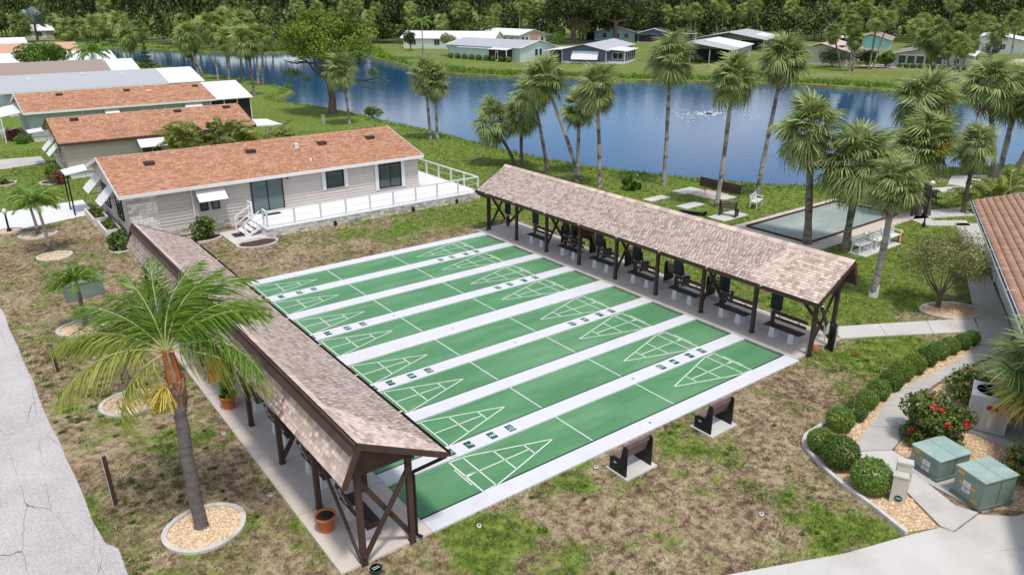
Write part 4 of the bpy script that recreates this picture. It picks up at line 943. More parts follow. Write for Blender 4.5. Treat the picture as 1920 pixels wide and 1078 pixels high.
def awning(root, p, along, out, w, drop, proj, m='white', slats=6, name='awning'):
    p = Vector(p); al = Vector(along); ou = Vector(out)
    rootm = MB(); q = p + ou*proj + Vector((0,0,-drop))
    n = (q-p).cross(al).normalized()
    if n.z < 0: n = -n
    for k in range(slats):
        t0 = k/slats; t1 = (k+1)/slats-.01; A = p.lerp(q, t0); B_ = p.lerp(q, t1)
        V = [A, A+al*w, B_+al*w, B_]
        if (V[1]-V[0]).cross(V[2]-V[0]).z < 0: V = V[::-1]
        rootm.hexa(V, n*(.03 if k % 2 else .018))
    a = build(name, rootm, MAT[m], root)
    for s in (0.03, w-.03):
        mb = MB(); mb.bar(p+al*s+Vector((0,0,-drop*1.0)), q+al*s, .02, .02); mb.bar(p+al*s+Vector((0,0,-drop*.5)), p.lerp(q,.5)+al*s, .02, .02); build('strut', mb, MAT['black'], a)
    return a
def planks(root, o, al, ou, L, z0, z1, n, mat, splits=3, gable=None):
    o, al, ou = Vector(o), Vector(al), Vector(ou); h = (z1-z0)/n; rs = random.Random(5)
    for k in range(n):
        cuts = [0]+sorted(rs.uniform(.15,.85) for _ in range(splits-1))+[1]
        for c0, c1 in zip(cuts, cuts[1:]):
            a0, a1 = L*c0+.003, L*c1-.003
            if gable:
                zc = z0+(k+.5)*h; f = max(0, (zc-gable[0])/(gable[1]-gable[0])); a0 = max(a0, L*.5*f); a1 = min(a1, L-L*.5*f)
                if a1-a0 < .1: continue
            mb = MB(); b = z0+k*h; P = lambda a, z, d: o+al*a+Vector((0,0,z))+ou*d
            V = [P(a0,b,.0),P(a1,b,.0),P(a1,b+h-.022,.0),P(a0,b+h-.022,.0),P(a0,b,.040),P(a1,b,.040),P(a1,b+h-.022,.014),P(a0,b+h-.022,.014)]
            mb.add(V, [(4,5,6,7),(0,1,5,4),(1,2,6,5),(3,0,4,7)], 0, rs.uniform(.96,1.04)); build('plank', mb, MAT[mat], root)
def vent(root, x, y, ze, zr, y0, ym, m='brown', w=.28):
    z = ze+(zr-ze)*(y-y0)/(ym-y0); mb = MB(); mb.box((x-w,y-w*.8,z-.02),(x+w,y+w*.8,z+.17)); build('roof_vent', mb, MAT[m], root)
def mobile_home(label, x0, x1, y0, y1, ze, zr, wall, roof, single=0, expo=.16, tab=.32, plank=None, side_plank=None, fascia='white', base='brick_grey', roof_end=None, ov=.4, detail=True):
    root = thing('house', label, 'house', (x0,y0,0)); L, Wd = x1-x0, y1-y0; ym = Wd/2
    mb = MB(); gable_solid(mb, 0, L, 0, Wd, .5, ze, zr-.12); wl = build('wall', mb, MAT[wall], root)
    mb = MB(); mb.box((.06,.06,-.05),(L-.06,Wd-.06,.5)); build('skirting', mb, MAT[base], root)
    if plank: planks(wl, (0,0,0), (1,0,0), (0,-1,0), L, .5, ze-.02, plank, wall)
    if side_plank: planks(wl, (0,Wd,0), (0,-1,0), (-1,0,0), Wd, .5, zr-.2, side_plank, wall, 1, (ze, zr-.12))
    mb = MB(); sl_ = (zr-ze)/ym; zo = ze-sl_*ov
    gable_roof(mb, -ov, L+ov*.5, -ov, Wd+ov, zo+.1, zr+.1); rf = build('roof', mb, MAT[roof], root)
    up = Vector((0,ym+ov,zr-zo))
    if detail:
        courses(rf, Vector((-ov,-ov,zo+.1)), Vector((1,0,0)), up, L+ov*1.5, up.length-.02, expo, tab, roof, single=single, seedv=int(y0), thick=.02)
    for xx in (-ov-.02, L+ov*.5+.02):
        mb = MB(); mb.bar((xx,-ov,zo+.02),(xx,ym,zr+.02),.04,.2); mb.bar((xx,ym,zr+.02),(xx,Wd+ov,zo+.02),.04,.2); build('barge_board', mb, MAT[fascia], root)
    mb = MB(); mb.box((-ov-.02,-ov-.10,zo-.10),(L+ov*.5+.02,-ov-.005,zo+.075)); build('gutter', mb, MAT[fascia], root)
    return root, wl, rf, ym, zo
# nearest house
x0, y0 = -.55, 30.0
h1, w1, r1, ym, zo = mobile_home('beige clapboard house with orange shingle roof and long white deck, nearest of the row', x0, 17.6, y0, 39.0, 2.82, 4.0, 'siding', 'orange', single=300, plank=12, side_plank=15, expo=.14, tab=.26)
F = ((-x0,-.034,0),(1,0,0),(0,-1,0))
dr = window(h1, F, 6.18, .58, 1.95, 2.03, 'black', 'glass2', 2)
window(h1, F, 10.93, 1.44, 1.2, 1.1, 'black', 'glass', 1, trim='siding_grey'); window(h1, F, 14.6, .88, 1.65, 1.58, 'black', 'glass', 2, trim='siding_grey')
window(h1, F, 3.2, 1.25, .45, .62, 'black', 'glass', 1); window(h1, F, 3.85, 1.25, .45, .62, 'black', 'glass2', 1)
awning(h1, (3.0-x0,-.05,2.55), (1,0,0), (0,-1,0), 1.6, .62, .85)
for ya, wd in ((6.3,2.1),(2.7,1.9)):
    awning(h1, (-.04,ya+wd-2.1+.2,2.5), (0,1,0), (-1,0,0), wd-.2, .85, .85, slats=5)
    window(h1, ((-.034,9.0,0),(0,-1,0),(-1,0,0)), 9.0-ya-wd+2.0, 1.0, wd-.5, 1.3, 'black', 'glass', 2)
mb = MB(); mb.bar((2.83-x0,-.09,.1),(2.83-x0,-.09,2.6),.07,.06); build('downspout', mb, MAT['white'], h1)
mb = MB(); mb.box((7.0-x0,-.09,2.55),(7.15-x0,-.034,2.75)); mb.lathe([(.07,2.38),(.05,2.5),(.02,2.56)], (8.45-x0,-.14,0), 8); mb.box((8.4-x0,-.14,2.45),(8.5-x0,-.034,2.52)); build('porch_light', mb, MAT['boot'], h1)
# stone corner: courses of small blocks on the front and the gable side
def blocks(parent, o, al, ou, L, z0, z1, bh, bl, mat, single=0, name='stone_block', inset=.0):
    o, al, ou = Vector(o), Vector(al), Vector(ou); rs = random.Random(9); rows = int(round((z1-z0)/bh)); h = (z1-z0)/rows; its = []
    for r in range(rows):
        x = -bl*.5*(r%2)
        while x < L-.02:
            w = bl*rs.uniform(.7,1.3); a, b = max(0,x)+.008, min(L,x+w)-.008
            if b-a > .04: its.append((a,b,z0+r*h+.008,z0+(r+1)*h-.008,rs.uniform(.02,.05),rs.choice((.7,.85,1,1.05,1.1,1.15))))
            x += w
    its.sort(key=lambda q: ((o+al*q[0])+parent.matrix_world.translation-CAM).length)
    fs = [(4,5,6,7),(0,1,5,4),(1,2,6,5),(2,3,7,6),(3,0,4,7)]
    def V(q):
        P = lambda a, z, d: o+al*a+Vector((0,0,z))+ou*d
        a,b,c,e,d,_ = q; return [P(a,c,0),P(b,c,0),P(b,e,0),P(a,e,0),P(a,c,d),P(b,c,d),P(b,e,d),P(a,e,d)]
    for q in its[:single]:
        mb = MB(); mb.add(V(q), fs, 0, q[5]); build(name, mb, MAT[mat], parent)
    if its[single:]:
        mb = MB()
        for q in its[single:]: mb.add(V(q), fs, 0, q[5])
        build(name+'_courses', mb, MAT[mat], parent)['kind'] = 'stuff'
blocks(w1, (0,-.036,0), (1,0,0), (0,-1,0), 1.5, .0, 2.72, .17, .34, 'brick', 90)
bs = MB(); bs.box((0,-.02,.0),(5.8,.0,.5)); sk = build('skirting_face', bs, MAT['brick_grey'], h1)
blocks(sk, (1.6,-.022,0), (1,0,0), (0,-1,0), 4.2, .04, .5, .15, .30, 'brick_grey', 40)
for k, x in enumerate((1.5,7.4,12.1,15.6)): vent(h1, x-x0, 2.9, zo+.1, 4.1, -.4, ym)
mb = MB(); mb.lathe([(.2,0),(.2,.1),(.12,.25),(.16,.3),(.05,.38)], (10.4-x0,2.9,3.55), 10); build('pipe_vent', mb, MAT['white'], h1)
mb = MB(); mb.lathe([(.22,0),(.15,.1),(.07,.12),(.07,.3)], (10.4-x0,.8,2.98), 10); build('pipe_vent', mb, MAT['white'], h1)
# small white canopy and its black post on the road side
t_ = MB(); t_.hexa([(-1.7,8.3,2.55),(-.36,8.3,2.75),(-.36,10.2,2.75),(-1.7,10.2,2.55)],(0,0,.05)); cp = build('canopy', t_, MAT['metalroof'], h1)
for y in (8.4,10.1):
    mb = MB(); mb.bar((-1.6,y,.0),(-1.6,y,2.55),.08,.08); build('canopy_post', mb, MAT['black'], h1)
# white deck with block base and rails
DK = thing('deck', 'white raised deck with rails and stone block base beside the beige house', 'deck', (5.7,26.5,0)); dx, dy = 5.7, 26.5
mb = MB(); mb.prism([(.05,.05),(14.55,.05),(14.55,8.6),(11.95,8.6),(11.95,3.48),(.05,3.48)], -.05, .47); body = build('base', mb, MAT['mortar'], DK)
blocks(body, (0,.05,0), (1,0,0), (0,-1,0), 14.6, .0, .46, .115, .30, 'brick_grey', 300); blocks(body, (.05,3.4,0), (0,-1,0), (-1,0,0), 3.35, .0, .46, .115, .3, 'brick', 20)
mb = MB(); mb.prism([(0,0),(14.62,0),(14.62,8.7),(11.93,8.7),(11.93,3.46),(0,3.46)], .47, .545); build('deck_top', mb, MAT['deckwhite'], DK)
def rail(pts, n, h=.95):
    for (a, b), k in zip(zip(pts, pts[1:]), n):
        a, b = Vector((*a,.545)), Vector((*b,.545)); mb = MB(); mb.bar(a+Vector((0,0,h)), b+Vector((0,0,h)), .10, .07); build('rail', mb, MAT['white'], DK)
        mb = MB(); mb.bar(a+Vector((0,0,.52*h)), b+Vector((0,0,.52*h)), .02, .02); build('lower_rail', mb, MAT['white'], DK)
        for i in range(0 if a.y < .8 and a.x < 1 and b.y < a.y else 1, k+1):
            p = a.lerp(b, i/k); mb = MB(); mb.bar(p, p+Vector((0,0,h)), .09, .09); build('rail_post', mb, MAT['white'], DK)
rail([(.12,.75),(.12,.12),(14.5,.12),(14.5,8.4)], [1,9,5])
for p in ((.1,2.6),(.1,3.2)):
    mb = MB(); mb.bar((*p,.545),(*p,1.5),.1,.1); build('rail_post', mb, MAT['white'], DK)
mb = MB(); mb.bar((.1,2.6,1.5),(.1,3.2,1.5),.1,.06); build('rail', mb, MAT['white'], DK)
for k in range(3):
    mb = MB(); mb.box((-.3*(k+1),.85,.40-.15*k),(-.3*k-.01,2.45,.44-.15*k)); build('step', mb, MAT['white'], DK)
for y in (.85,2.45):
    mb = MB(); mb.bar((0,y,1.4),(-.95,y,.85),.06,.06); mb.bar((-.95,y,0),(-.95,y,.9),.07,.07); mb.bar((-.02,y,.95),(-.95,y,.4),.05,.05); mb.bar((0,y,.45),(-.95,y,.02),.04,.12); build('stair_rail', mb, MAT['white'], DK)
for x in (4.0,9.3,12.6):
    mb = MB(); mb.box((x,-.12,.05),(x+.16,-.001,.26)); mb.lathe([(.07,.26),(.03,.34)], (x+.08,-.06,0), 8); build('flood_light', mb, MAT['black'], DK)
mb = MB(); mb.box((.85,2.7,.546),(1.9,3.1,.562)); tag(build('door_mat', mb, MAT['black'], None, (dx,dy,0)), 'black doormat on the white deck before the sliding glass door', 'mat')
def planter(x, y, L, label):
    t = thing('planter', label, 'planter', (x,y,0)); b = MB(); b.box((-.42,0,0),(.42,.1,.5)); b.box((-.42,L-.1,0),(.42,L,.5)); b.box((-.42,.1,0),(-.32,L-.1,.5)); b.box((.32,.1,0),(.42,L-.1,.5)); build('box', b, MAT['brick'], t)
    b = MB(); b.box((-.32,.1,.0),(.32,L-.1,.42)); build('soil', b, MAT['mulch'], t); return t
planter(-1.15,31.8,2.5,'pale stone planter box against the gable wall, nearer the shelter'); planter(-1.25,34.9,3.0,'pale stone planter box against the gable wall, nearer the driveway')
# second house, tan siding
h2, w2, r2, ym2, zo2 = mobile_home('tan clapboard house with orange shingle roof behind the clump of arching palms', -.7, 13.3, 50.0, 57.6, 2.78, 4.0, 'siding_tan', 'orange', plank=11, expo=.16, tab=.3, fascia='brown', base='white')
F = ((.7,-.034,0),(1,0,0),(0,-1,0)); awning(h2, (4.9,-.05,2.72), (1,0,0), (0,-1,0), 1.95, .75, 1.3, slats=4); window(h2, F, 4.5, .9, 1.5, 1.2, 'greyblue', 'glass', 2)
for k in range(2):
    awning(h2, (-.04,1.2+2.6*k,2.5), (0,1,0), (-1,0,0), 1.7, .9, .9, slats=5); window(h2, ((-.01,7.6,0),(0,-1,0),(-1,0,0)), 7.6-2.8-2.6*k, 1.1, 1.4, 1.2, 'white', 'glass', 2)
mb = MB(); mb.hexa([(-1.5,6.4,2.7),(-.36,6.4,2.8),(-.36,8.2,2.8),(-1.5,8.2,2.7)],(0,0,.05)); build('canopy', mb, MAT['metalroof'], h2)
for x in (1.4,9.0,13.0): vent(h2, x, 3.1, zo2+.1, 4.1, -.4, ym2)
mb = MB(); mb.hexa([(14.1,1.5,2.3),(17.2,1.5,2.2),(17.2,5.5,2.2),(14.1,5.5,2.4)],(0,0,.08)); build('porch_roof', mb, MAT['metalroof'], h2)
for p in ((17.0,1.6),(17.0,5.3),(14.4,1.6)):
    mb = MB(); mb.bar((*p,0),(*p,2.2),.09,.09); build('porch_post', mb, MAT['white'], h2)
# third house, sage walls, screened porch
def porch(h, x0, x1, y0, y1, ze, zr, ym, screens=True):
    mb = MB(); mb.hexa([(x0,y0,ze),(x1,y0,ze),(x1,ym,zr),(x0,ym,zr)],(0,0,.09)); mb.hexa([(x0,ym+.002,zr),(x1,ym+.002,zr),(x1,y1,ze),(x0,y1,ze)],(0,0,.09)); build('porch_roof', mb, MAT['metalroof'], h)
    n = 3
    for k in range(n+1):
        x = x0+.1+(x1-x0-.35)*k/n; mb = MB(); mb.bar((x,y0+.35,0),(x,y0+.35,ze),.09,.09); build('porch_post', mb, MAT['white'], h)
        y = y0+.35+(y1-y0-.7)*k/n
        if k: mb = MB(); mb.bar((x1-.25,y,0),(x1-.25,y,ze),.09,.09); build('porch_post', mb, MAT['white'], h)
    if screens:
        mb = MB(); mb.box((x0+.1,y0+.38,.3),(x1-.28,y0+.40,ze-.02)); build('screen', mb, MAT['screen'], h)
        mb = MB(); mb.box((x1-.29,y0+.42,.3),(x1-.27,y1-.4,ze-.02)); build('screen', mb, MAT['screen'], h)
        mb = MB(); mb.box((x0,y0+.3,0),(x1-.2,y1-.3,.28)); build('porch_floor', mb, MAT['concrete'], h)
h3, w3, r3, ym3, zo3 = mobile_home('sage green house with orange roof and white screened porch end', -.9, 16.0, 69.6, 79.2, 2.8, 3.95, 'sage', 'orange', expo=.2, tab=.4)
F = ((.9,-.004,0),(1,0,0),(0,-1,0))
for a, b in ((5.5,6.8),(13.0,14.7)): awning(h3, (a+.9,-.02,2.6), (1,0,0), (0,-1,0), b-a, .5, .6, slats=4)
window(h3, F, 8.95, 1.2, 1.25, 1.35, 'white', 'sage', 1); window(h3, F, 5.6, .9, 1.1, 1.2, 'white'); window(h3, F, 13.2, .9, 1.4, 1.2, 'white')
porch(h3, 16.5, 21.0, -.4, 10.0, 2.62, 3.95, 4.8)
for x in (3.3,9.4,16.2): vent(h3, x, 3.6, zo3+.1, 4.05, -.4, ym3)
mb = MB(); mb.box((11.2,3.1,3.5),(11.7,3.6,3.75)); build('skylight', mb, MAT['paper'], h3)
for x in (4.5,7.5,12):
    mb = MB(); mb.bar((x,-.06,.1),(x,-.06,2.6),.08,.07); build('downspout', mb, MAT['white'], h3)
mb = MB(); mb.hexa([(-2.2,1.0,2.35),(-.4,1.0,2.65),(-.4,8.0,2.65),(-2.2,8.0,2.35)],(0,0,.06)); build('canopy', mb, MAT['metalroof'], h3)
for y in (1.1,4.4,7.8):
    mb = MB(); mb.bar((-2.1,y,0),(-2.1,y,2.4),.10,.10); build('canopy_post', mb, MAT['white'], h3)
h4, w4, r4, ym4, zo4 = mobile_home('grey shingled house with pale blue walls and white porch end', -1.0, 16.4, 90.2, 101.2, 2.75, 4.0, 'greyblue', 'greyshingle', detail=False)
porch(h4, 16.9, 22.0, -.4, 11.4, 2.62, 4.0, 5.5)
for x in (3.0,13,): vent(h4, x, 3.6, zo4+.1, 4.1, -.4, ym4, 'paper')
vent(h4, 8.8, 4.5, zo4+.1, 4.1, -.4, ym4, 'paper'); window(h4, F, 9, 1.2, 2.4, 1.1, 'white')
for x in (1.0,7.6,):
    mb = MB(); mb.bar((x,-.06,.1),(x,-.06,2.6),.1,.07); build('downspout', mb, MAT['white'], h4)
h5, *_ = mobile_home('long house with weathered brown roof and white porch end', -2.0, 13.9, 112.4, 122, 2.75, 4.05, 'cream', 'brownroof', detail=False); porch(h5, 16.3, 20.2, -.4, 10, 2.62, 4.0, 4.8)
h6, *_ = mobile_home('white metal roofed house behind the round dark tree', -6.0, 15.5, 136.0, 147, 2.7, 4.0, 'white', 'metalroof', detail=False); porch(h6, 21.9, 25.8, .2, 11, 2.5, 3.9, 5.6)
h7, *_ = mobile_home('far orange roofed house with white front behind the round dark tree', -8, 18.5, 166.0, 178, 2.8, 4.2, 'white', 'orange', detail=False)
h8, *_ = mobile_home('far house with bright white metal roof at the end of the left row', -14, 12.5, 196, 206, 2.8, 4.2, 'white', 'metalroof', detail=False)
h9, *_ = mobile_home('small pink and white house beneath the silver blue palm', 20.5, 29.5, 286, 296, 3.0, 4.6, 'white', 'metalroof', detail=False)
mb = MB(); mb.box((6.6,-.02,.5),(9.02,.0,3.0)); mb.box((9.0,-.02,.5),(9.03,10,3.0)); build('pink_panel', mb, MAT['pinkroof'], h9)
window(h9, ((0,-.01,0),(1,0,0),(0,-1,0)), 4.0, 1.1, 1.4, 1.4, 'white')

# houses on the far shore: local x along the ridge, y across it
def far_house(label, o, e, L, Wd, ze, zr, wall, roof, base='white', ov=.45, setback=0):
    ang = math.atan2(e[1], e[0]); t = thing('house', label, 'house', (*o,0), ang)
    mb = MB(); gable_solid(mb, setback, L, 0, Wd, .45, ze, zr-.1); build('wall', mb, MAT[wall], t)
    mb = MB(); mb.box((setback+.05,.05,-.1),(L-.05,Wd-.05,.45)); build('skirting', mb, MAT[base], t)
    mb = MB(); sl_ = (zr-ze)/(Wd/2); gable_roof(mb, -ov, L+ov, -ov, Wd+ov, ze-sl_*ov+.12, zr+.12, .1); build('roof', mb, MAT[roof], t)
    for x in (-ov, L+ov):
        mb = MB(); mb.hexa([(x-.35,-ov,ze-sl_*ov+.125),(x+.02,-ov,ze-sl_*ov+.125),(x+.02,Wd/2,zr+.125),(x-.35,Wd/2,zr+.125)],(0,0,.05)); mb.hexa([(x-.35,Wd/2+.003,zr+.125),(x+.02,Wd/2+.003,zr+.125),(x+.02,Wd+ov,ze-sl_*ov+.125),(x-.35,Wd+ov,ze-sl_*ov+.125)],(0,0,.05)); build('verge', mb, MAT['metalroof'], t)
    return t
def flat_roof(t, x0, x1, y0, y1, za, zb, posts=(), m='metalroof', name='carport_roof'):
    mb = MB(); mb.hexa([(x0,y0,za),(x1,y0,za),(x1,y1,zb),(x0,y1,zb)],(0,0,.1)); build(name, mb, MAT[m], t)
    for (x, y) in posts:
        mb = MB(); mb.bar((x,y,0),(x,y,min(za,zb)+.02),.14,.14); build('porch_post', mb, MAT['white'], t)
def boxpart(t, name, a, b, m):
    mb = MB(); mb.box(a, b); return build(name, mb, MAT[m], t)
B_ = far_house('mint green house with grey roof and dark screened entry across the pond', (89.2,138.2), (.185,-.983), 22, 11.3, 2.75, 4.0, 'mint', 'greyshingle')
flat_roof(B_, 14.6, 20.0, -2.2, .3, 2.35, 2.7, [(19.9,-2.1)]); boxpart(B_, 'screen', (14.7,-2.0,.1), (19.6,-1.95,2.4), 'screen'); boxpart(B_, 'screen', (19.6,-1.95,.1), (19.65,-.1,2.5), 'screen')
boxpart(B_, 'screen_door', (16.6,-2.04,.1), (17.4,-2.005,2.1), 'white'); boxpart(B_, 'door_screen', (16.75,-2.06,.4), (17.25,-2.045,1.9), 'screen'); boxpart(B_, 'annex', (4.0,-1.2,.1), (14.4,0.0,2.3), 'mint'); flat_roof(B_, 3.8, 14.5, -1.4, 0.0, 2.32, 2.5, m='greyshingle', name='annex_roof')
window(B_, ((22.0,0,0),(0,1,0),(1,0,0)), 4.6, 1.0, 1.0, 1.5, 'white', 'glass', 1); window(B_, ((22.0,0,0),(0,1,0),(1,0,0)), 6.0, 1.0, 1.0, 1.5, 'white', 'glass', 1)
flat_roof(B_, 15, 21.5, 11.7, 15, 2.6, 2.4, [(21,14.8)])
A1 = far_house('long white house with white metal roof at the far left of the far shore', (97,173), (.66,-.75), 25, 11, 2.65, 4.2, 'white', 'metalroof'); window(A1, ((0,0,0),(1,0,0),(0,-1,0)), 8.6, .9, 1.6, 1.5, 'white', 'glass', 2); window(A1, ((0,0,0),(1,0,0),(0,-1,0)), 2.0, .9, 1.6, 1.5, 'white', 'glass', 2)
A2 = far_house('white roofed house with tan brick gable behind the mint house', (127.4,187.5), (.04,-1), 25, 10, 2.75, 4.15, 'cream', 'metalroof'); boxpart(A2, 'brick_panel', (25.0,4.0,.6), (25.04,6.8,3.4), 'brick_tan')
for y in (.8,2.2,8.0): window(A2, ((25.0,0,0),(0,1,0),(1,0,0)), y, 1.1, 1.0, 1.2, 'white', 'glass', 1)
for x in (10,13,18,21): window(A2, ((0,0,0),(1,0,0),(0,-1,0)), x, 1.1, 1.2, 1.1, 'white', 'glass', 2)
flat_roof(A2, 16, 25.5, 10.5, 15, 2.7, 2.4, [(25,14.7),(16.5,14.7)])
Cc = far_house('slate blue house with white slatted awning and dark windowed sunroom on the far shore', (103.4,101.2), (.85,.527), 24, 9.4, 2.6, 3.7, 'navy', 'greyshingle')
aw = awning(Cc, (-.05,1.6,2.45), (0,1,0), (-1,0,0), 5.6, 1.6, 1.1, slats=1)
for k in range(8):
    mb = MB(); mb.bar((-.07,1.7+.75*k,2.5),(-1.17,1.7+.75*k,.9),.05,.04); build('rib', mb, MAT['white'], aw)
boxpart(Cc, 'carport_wall', (.3,9.5,.2), (7,12.2,2.4), 'screen'); window(Cc, ((.29,9.4,0),(0,1,0),(-1,0,0)), 1.0, 1.2, 1.2, 1.0, 'white', 'glass', 1); flat_roof(Cc, -.6, 12, 9.3, 13.4, 2.75, 2.35, [(-.3,13.1),(5,13.1)])
for y in (-.02,9.3): boxpart(Cc, 'corner_post', (-.12,y,.1), (.02,y+.16,2.6), 'white')
boxpart(Cc, 'sunroom_wall', (1.6,-3.4,.5), (11.5,0,2.45), 'navy'); boxpart(Cc, 'sunroom_base', (1.55,-3.45,0), (11.55,0,.5), 'white'); flat_roof(Cc, 1.2, 12, -4.0, .3, 2.48, 2.75)
window(Cc, ((1.6,-3.4,0),(0,1,0),(-1,0,0)), .3, .9, 2.2, 1.3, 'white', 'screen', 2)
for k in range(5): window(Cc, ((1.6,-3.4,0),(1,0,0),(0,-1,0)), .5+1.9*k, .9, 1.5, 1.35, 'white', 'screen', 1)
for p in ((1.6,-3.42),(11.45,-3.42)): boxpart(Cc, 'corner_post', (p[0]-.1,p[1]-.06,.0), (p[0]+.08,p[1]+.1,2.5), 'white')
D_ = far_house('pale blue house with carport half behind the big oak', (172,160), (.85,.53), 20, 13, 2.5, 4.2, 'lightblue', 'greyshingle'); flat_roof(D_, 0, 14, -7, .2, 2.3, 2.8, [(0.3,-6.8),(7,-6.8),(13.7,-6.8)], 'greyshingle')
for y in (2,5,9): window(D_, ((0,0,0),(0,1,0),(-1,0,0)), y, .9, 1.4, 1.4, 'white', 'glass', 2)
boxpart(D_, 'carport_wall', (3,13.05,.1), (14,16.5,2.4), 'screen'); flat_roof(D_, -.5, 14, 13.2, 17.5, 2.7, 2.4)
E_ = far_house('grey blue house with dark open carport under its gable', (173.5,147.2), (.76,.65), 26, 9.5, 2.5, 3.8, 'navy', 'greyshingle'); boxpart(E_, 'carport_shade_fill', (-.05,.4,.2), (-.01,9.1,2.1), 'screen'); flat_roof(E_, 4, 22, -8, 0.0, 2.3, 2.6, [(4.2,-7.8),(13,-7.8),(21.7,-7.8)]); boxpart(E_, 'wall_panel', (6,-6.5,.2), (21,-6.4,2.2), 'screen')  # dark sheet on the gable painted as the shade inside the carport
G_ = far_house('grey and white roofed house with dark open porch right of the blue house', (123.8,86.2), (.89,.455), 25, 16, 2.6, 3.9, 'greywall', 'greyshingle', setback=5)
boxpart(G_, 'porch_shade_sheet', (4.9,.4,.1), (4.98,15.6,2.5), 'screen'); boxpart(G_, 'wall_return', (.6,.3,.1), (5,.4,2.4), 'greywall')  # near-black sheet before the set back wall paints the porch shade
for y in (.2,4.2,8.2,12.2,15.7): boxpart(G_, 'porch_post', (-.05,y,0), (.1,y+.15,2.6), 'white')
mb = MB(); mb.hexa([(9,-.47,2.62),(25.3,-.47,2.62),(25.3,7.6,4.02),(9,7.6,4.02)],(0,0,.06)); build('carport_roof', mb, MAT['metalroof'], G_)
H_ = far_house('white and grey roofed house with dark carport behind the open porch house', (163.3,106.3), (.89,.455), 26, 18, 2.6, 4.2, 'sage', 'greyshingle', setback=4)
boxpart(H_, 'carport_shade_sheet', (3.85,.3,.1), (3.95,17.5,2.3), 'screen'); boxpart(H_, 'carport_shade_sheet', (4,-.06,.1), (25,-.01,2.4), 'screen')  # near-black sheets paint the shade under the carport roof
for p in ((-.1,.1),(-.1,6),(-.1,12),(-.1,17.6),(9,-.3),(17,-.3)): boxpart(H_, 'porch_post', (p[0],p[1],0), (p[0]+.2,p[1]+.2,2.6), 'white')
mb = MB(); mb.hexa([(11,-.47,2.62),(26.3,-.47,2.62),(26.3,8,4.05),(11,8,4.05)],(0,0,.06)); build('carport_roof', mb, MAT['metalroof'], H_)
I_ = far_house('house with faded pink roof behind the dark bush on the far shore', (138.2,69.3), (.93,.37), 17, 10, 2.6, 4.0, 'cream', 'pinkroof'); boxpart(I_, 'solar_panel', (3,1.5,3.4), (7,3.4,3.45), 'screen')
J_ = far_house('warm grey house with five wide white framed windows facing the pond', (147.2,50), (.94,.34), 15, 13.3, 2.45, 3.85, 'greywall', 'metalroof')
for k in range(5): window(J_, ((-.01,13.3,0),(0,-1,0),(-1,0,0)), 1.0+1.55*k, .75, 1.35, 1.5, 'white', 'glass', 1)
boxpart(J_, 'window_band', (-.06,4.5,.55), (-.005,12.6,.75), 'white'); boxpart(J_, 'window_band', (-.06,4.5,2.26), (-.005,12.6,2.42), 'white'); window(J_, ((-.01,13.3,0),(0,-1,0),(-1,0,0)), 10.4, 1.0, 1.0, 1.0, 'white', 'glass', 2)
boxpart(J_, 'corner_post', (-.1,13.1,.1), (.05,13.35,2.5), 'white')
mb = MB(); mb.hexa([(3,6.7,3.98),(15,6.7,3.98),(15,13.6,2.6),(3,13.6,2.6)],(0,0,.05)); build('shingle_area', mb, MAT['brownroof'], J_)
K_ = far_house('teal walled house with white carport roof behind the grey house', (190,88), (.9,.43), 20, 9, 2.4, 3.8, 'teal', 'brownroof'); flat_roof(K_, -2, 9, 9, 15, 2.7, 3.1, [(-1.8,14.7),(8.7,14.7)]); boxpart(K_, 'carport_shade_fill', (-.1,9.1,.1), (9,14,2.5), 'screen')  # solid dark box fills the open carport as painted shade
L_ = far_house('white house with white roof at the right edge of the far shore', (199,60.5), (.93,.36), 20, 13, 3.0, 4.3, 'white', 'metalroof'); window(L_, ((-.01,13,0),(0,-1,0),(-1,0,0)), 1.5, 1.0, 1.2, 1.6, 'white'); window(L_, ((-.01,13,0),(0,-1,0),(-1,0,0)), 8, 1.0, 1.2, 1.3, 'white')
N_ = far_house('light blue walled house cut by the right edge of the frame', (181.5,42), (.93,.36), 14, 9, 2.6, 3.8, 'lightblue', 'metalroof')
# tiled building at the right edge
ev = Vector((26.11-35.04,-2.67-2.04,0)).normalized(); upv = Vector((-ev.y, ev.x, 0)); upv = upv if upv.y < 0 else -upv
TB = thing('tiled_building', 'white walled building with orange tiled roof at the right edge', 'building', (35.04,2.04,0)); LT = 30.; RW = 9.; sl3 = .30
mb = MB(); q = [Vector((0,0,2.52)), ev*LT+Vector((0,0,2.52)), ev*LT+upv*RW+Vector((0,0,2.52+RW*sl3)), upv*RW+Vector((0,0,2.52+RW*sl3))]
if (q[1]-q[0]).cross(q[2]-q[0]).z < 0: q = q[::-1]
mb.hexa(q, (0,0,.06)); rfb = build('roof', mb, MAT['tile'], TB)
mb = MB(); a = upv*RW; q = [a+Vector((0,0,2.52+RW*sl3)), a+ev*LT+Vector((0,0,2.52+RW*sl3)), a*2+ev*LT+Vector((0,0,2.52)), a*2+Vector((0,0,2.52))]
if (q[1]-q[0]).cross(q[2]-q[0]).z < 0: q = q[::-1]
mb.hexa(q, (0,0,.06)); build('back_roof', mb, MAT['tile'], TB)
courses(rfb, Vector((0,0,2.585)), ev, upv+Vector((0,0,sl3)), 20.0, 7.0, .29, .225, 'tile', name='roof_tile', single=300, thick=.055, gap=.018, vr=(.15,.85))
mb = MB(); wv = [upv*.95, upv*.95+ev*LT, upv*(2*RW-.9)+ev*LT, upv*(2*RW-.9)]; mb.prism([(p.x+0,p.y) for p in [wv[0]+ev*.6, wv[1], wv[2], wv[3]+ev*.6]], -.1, 2.7); build('wall', mb, MAT['white'], TB)
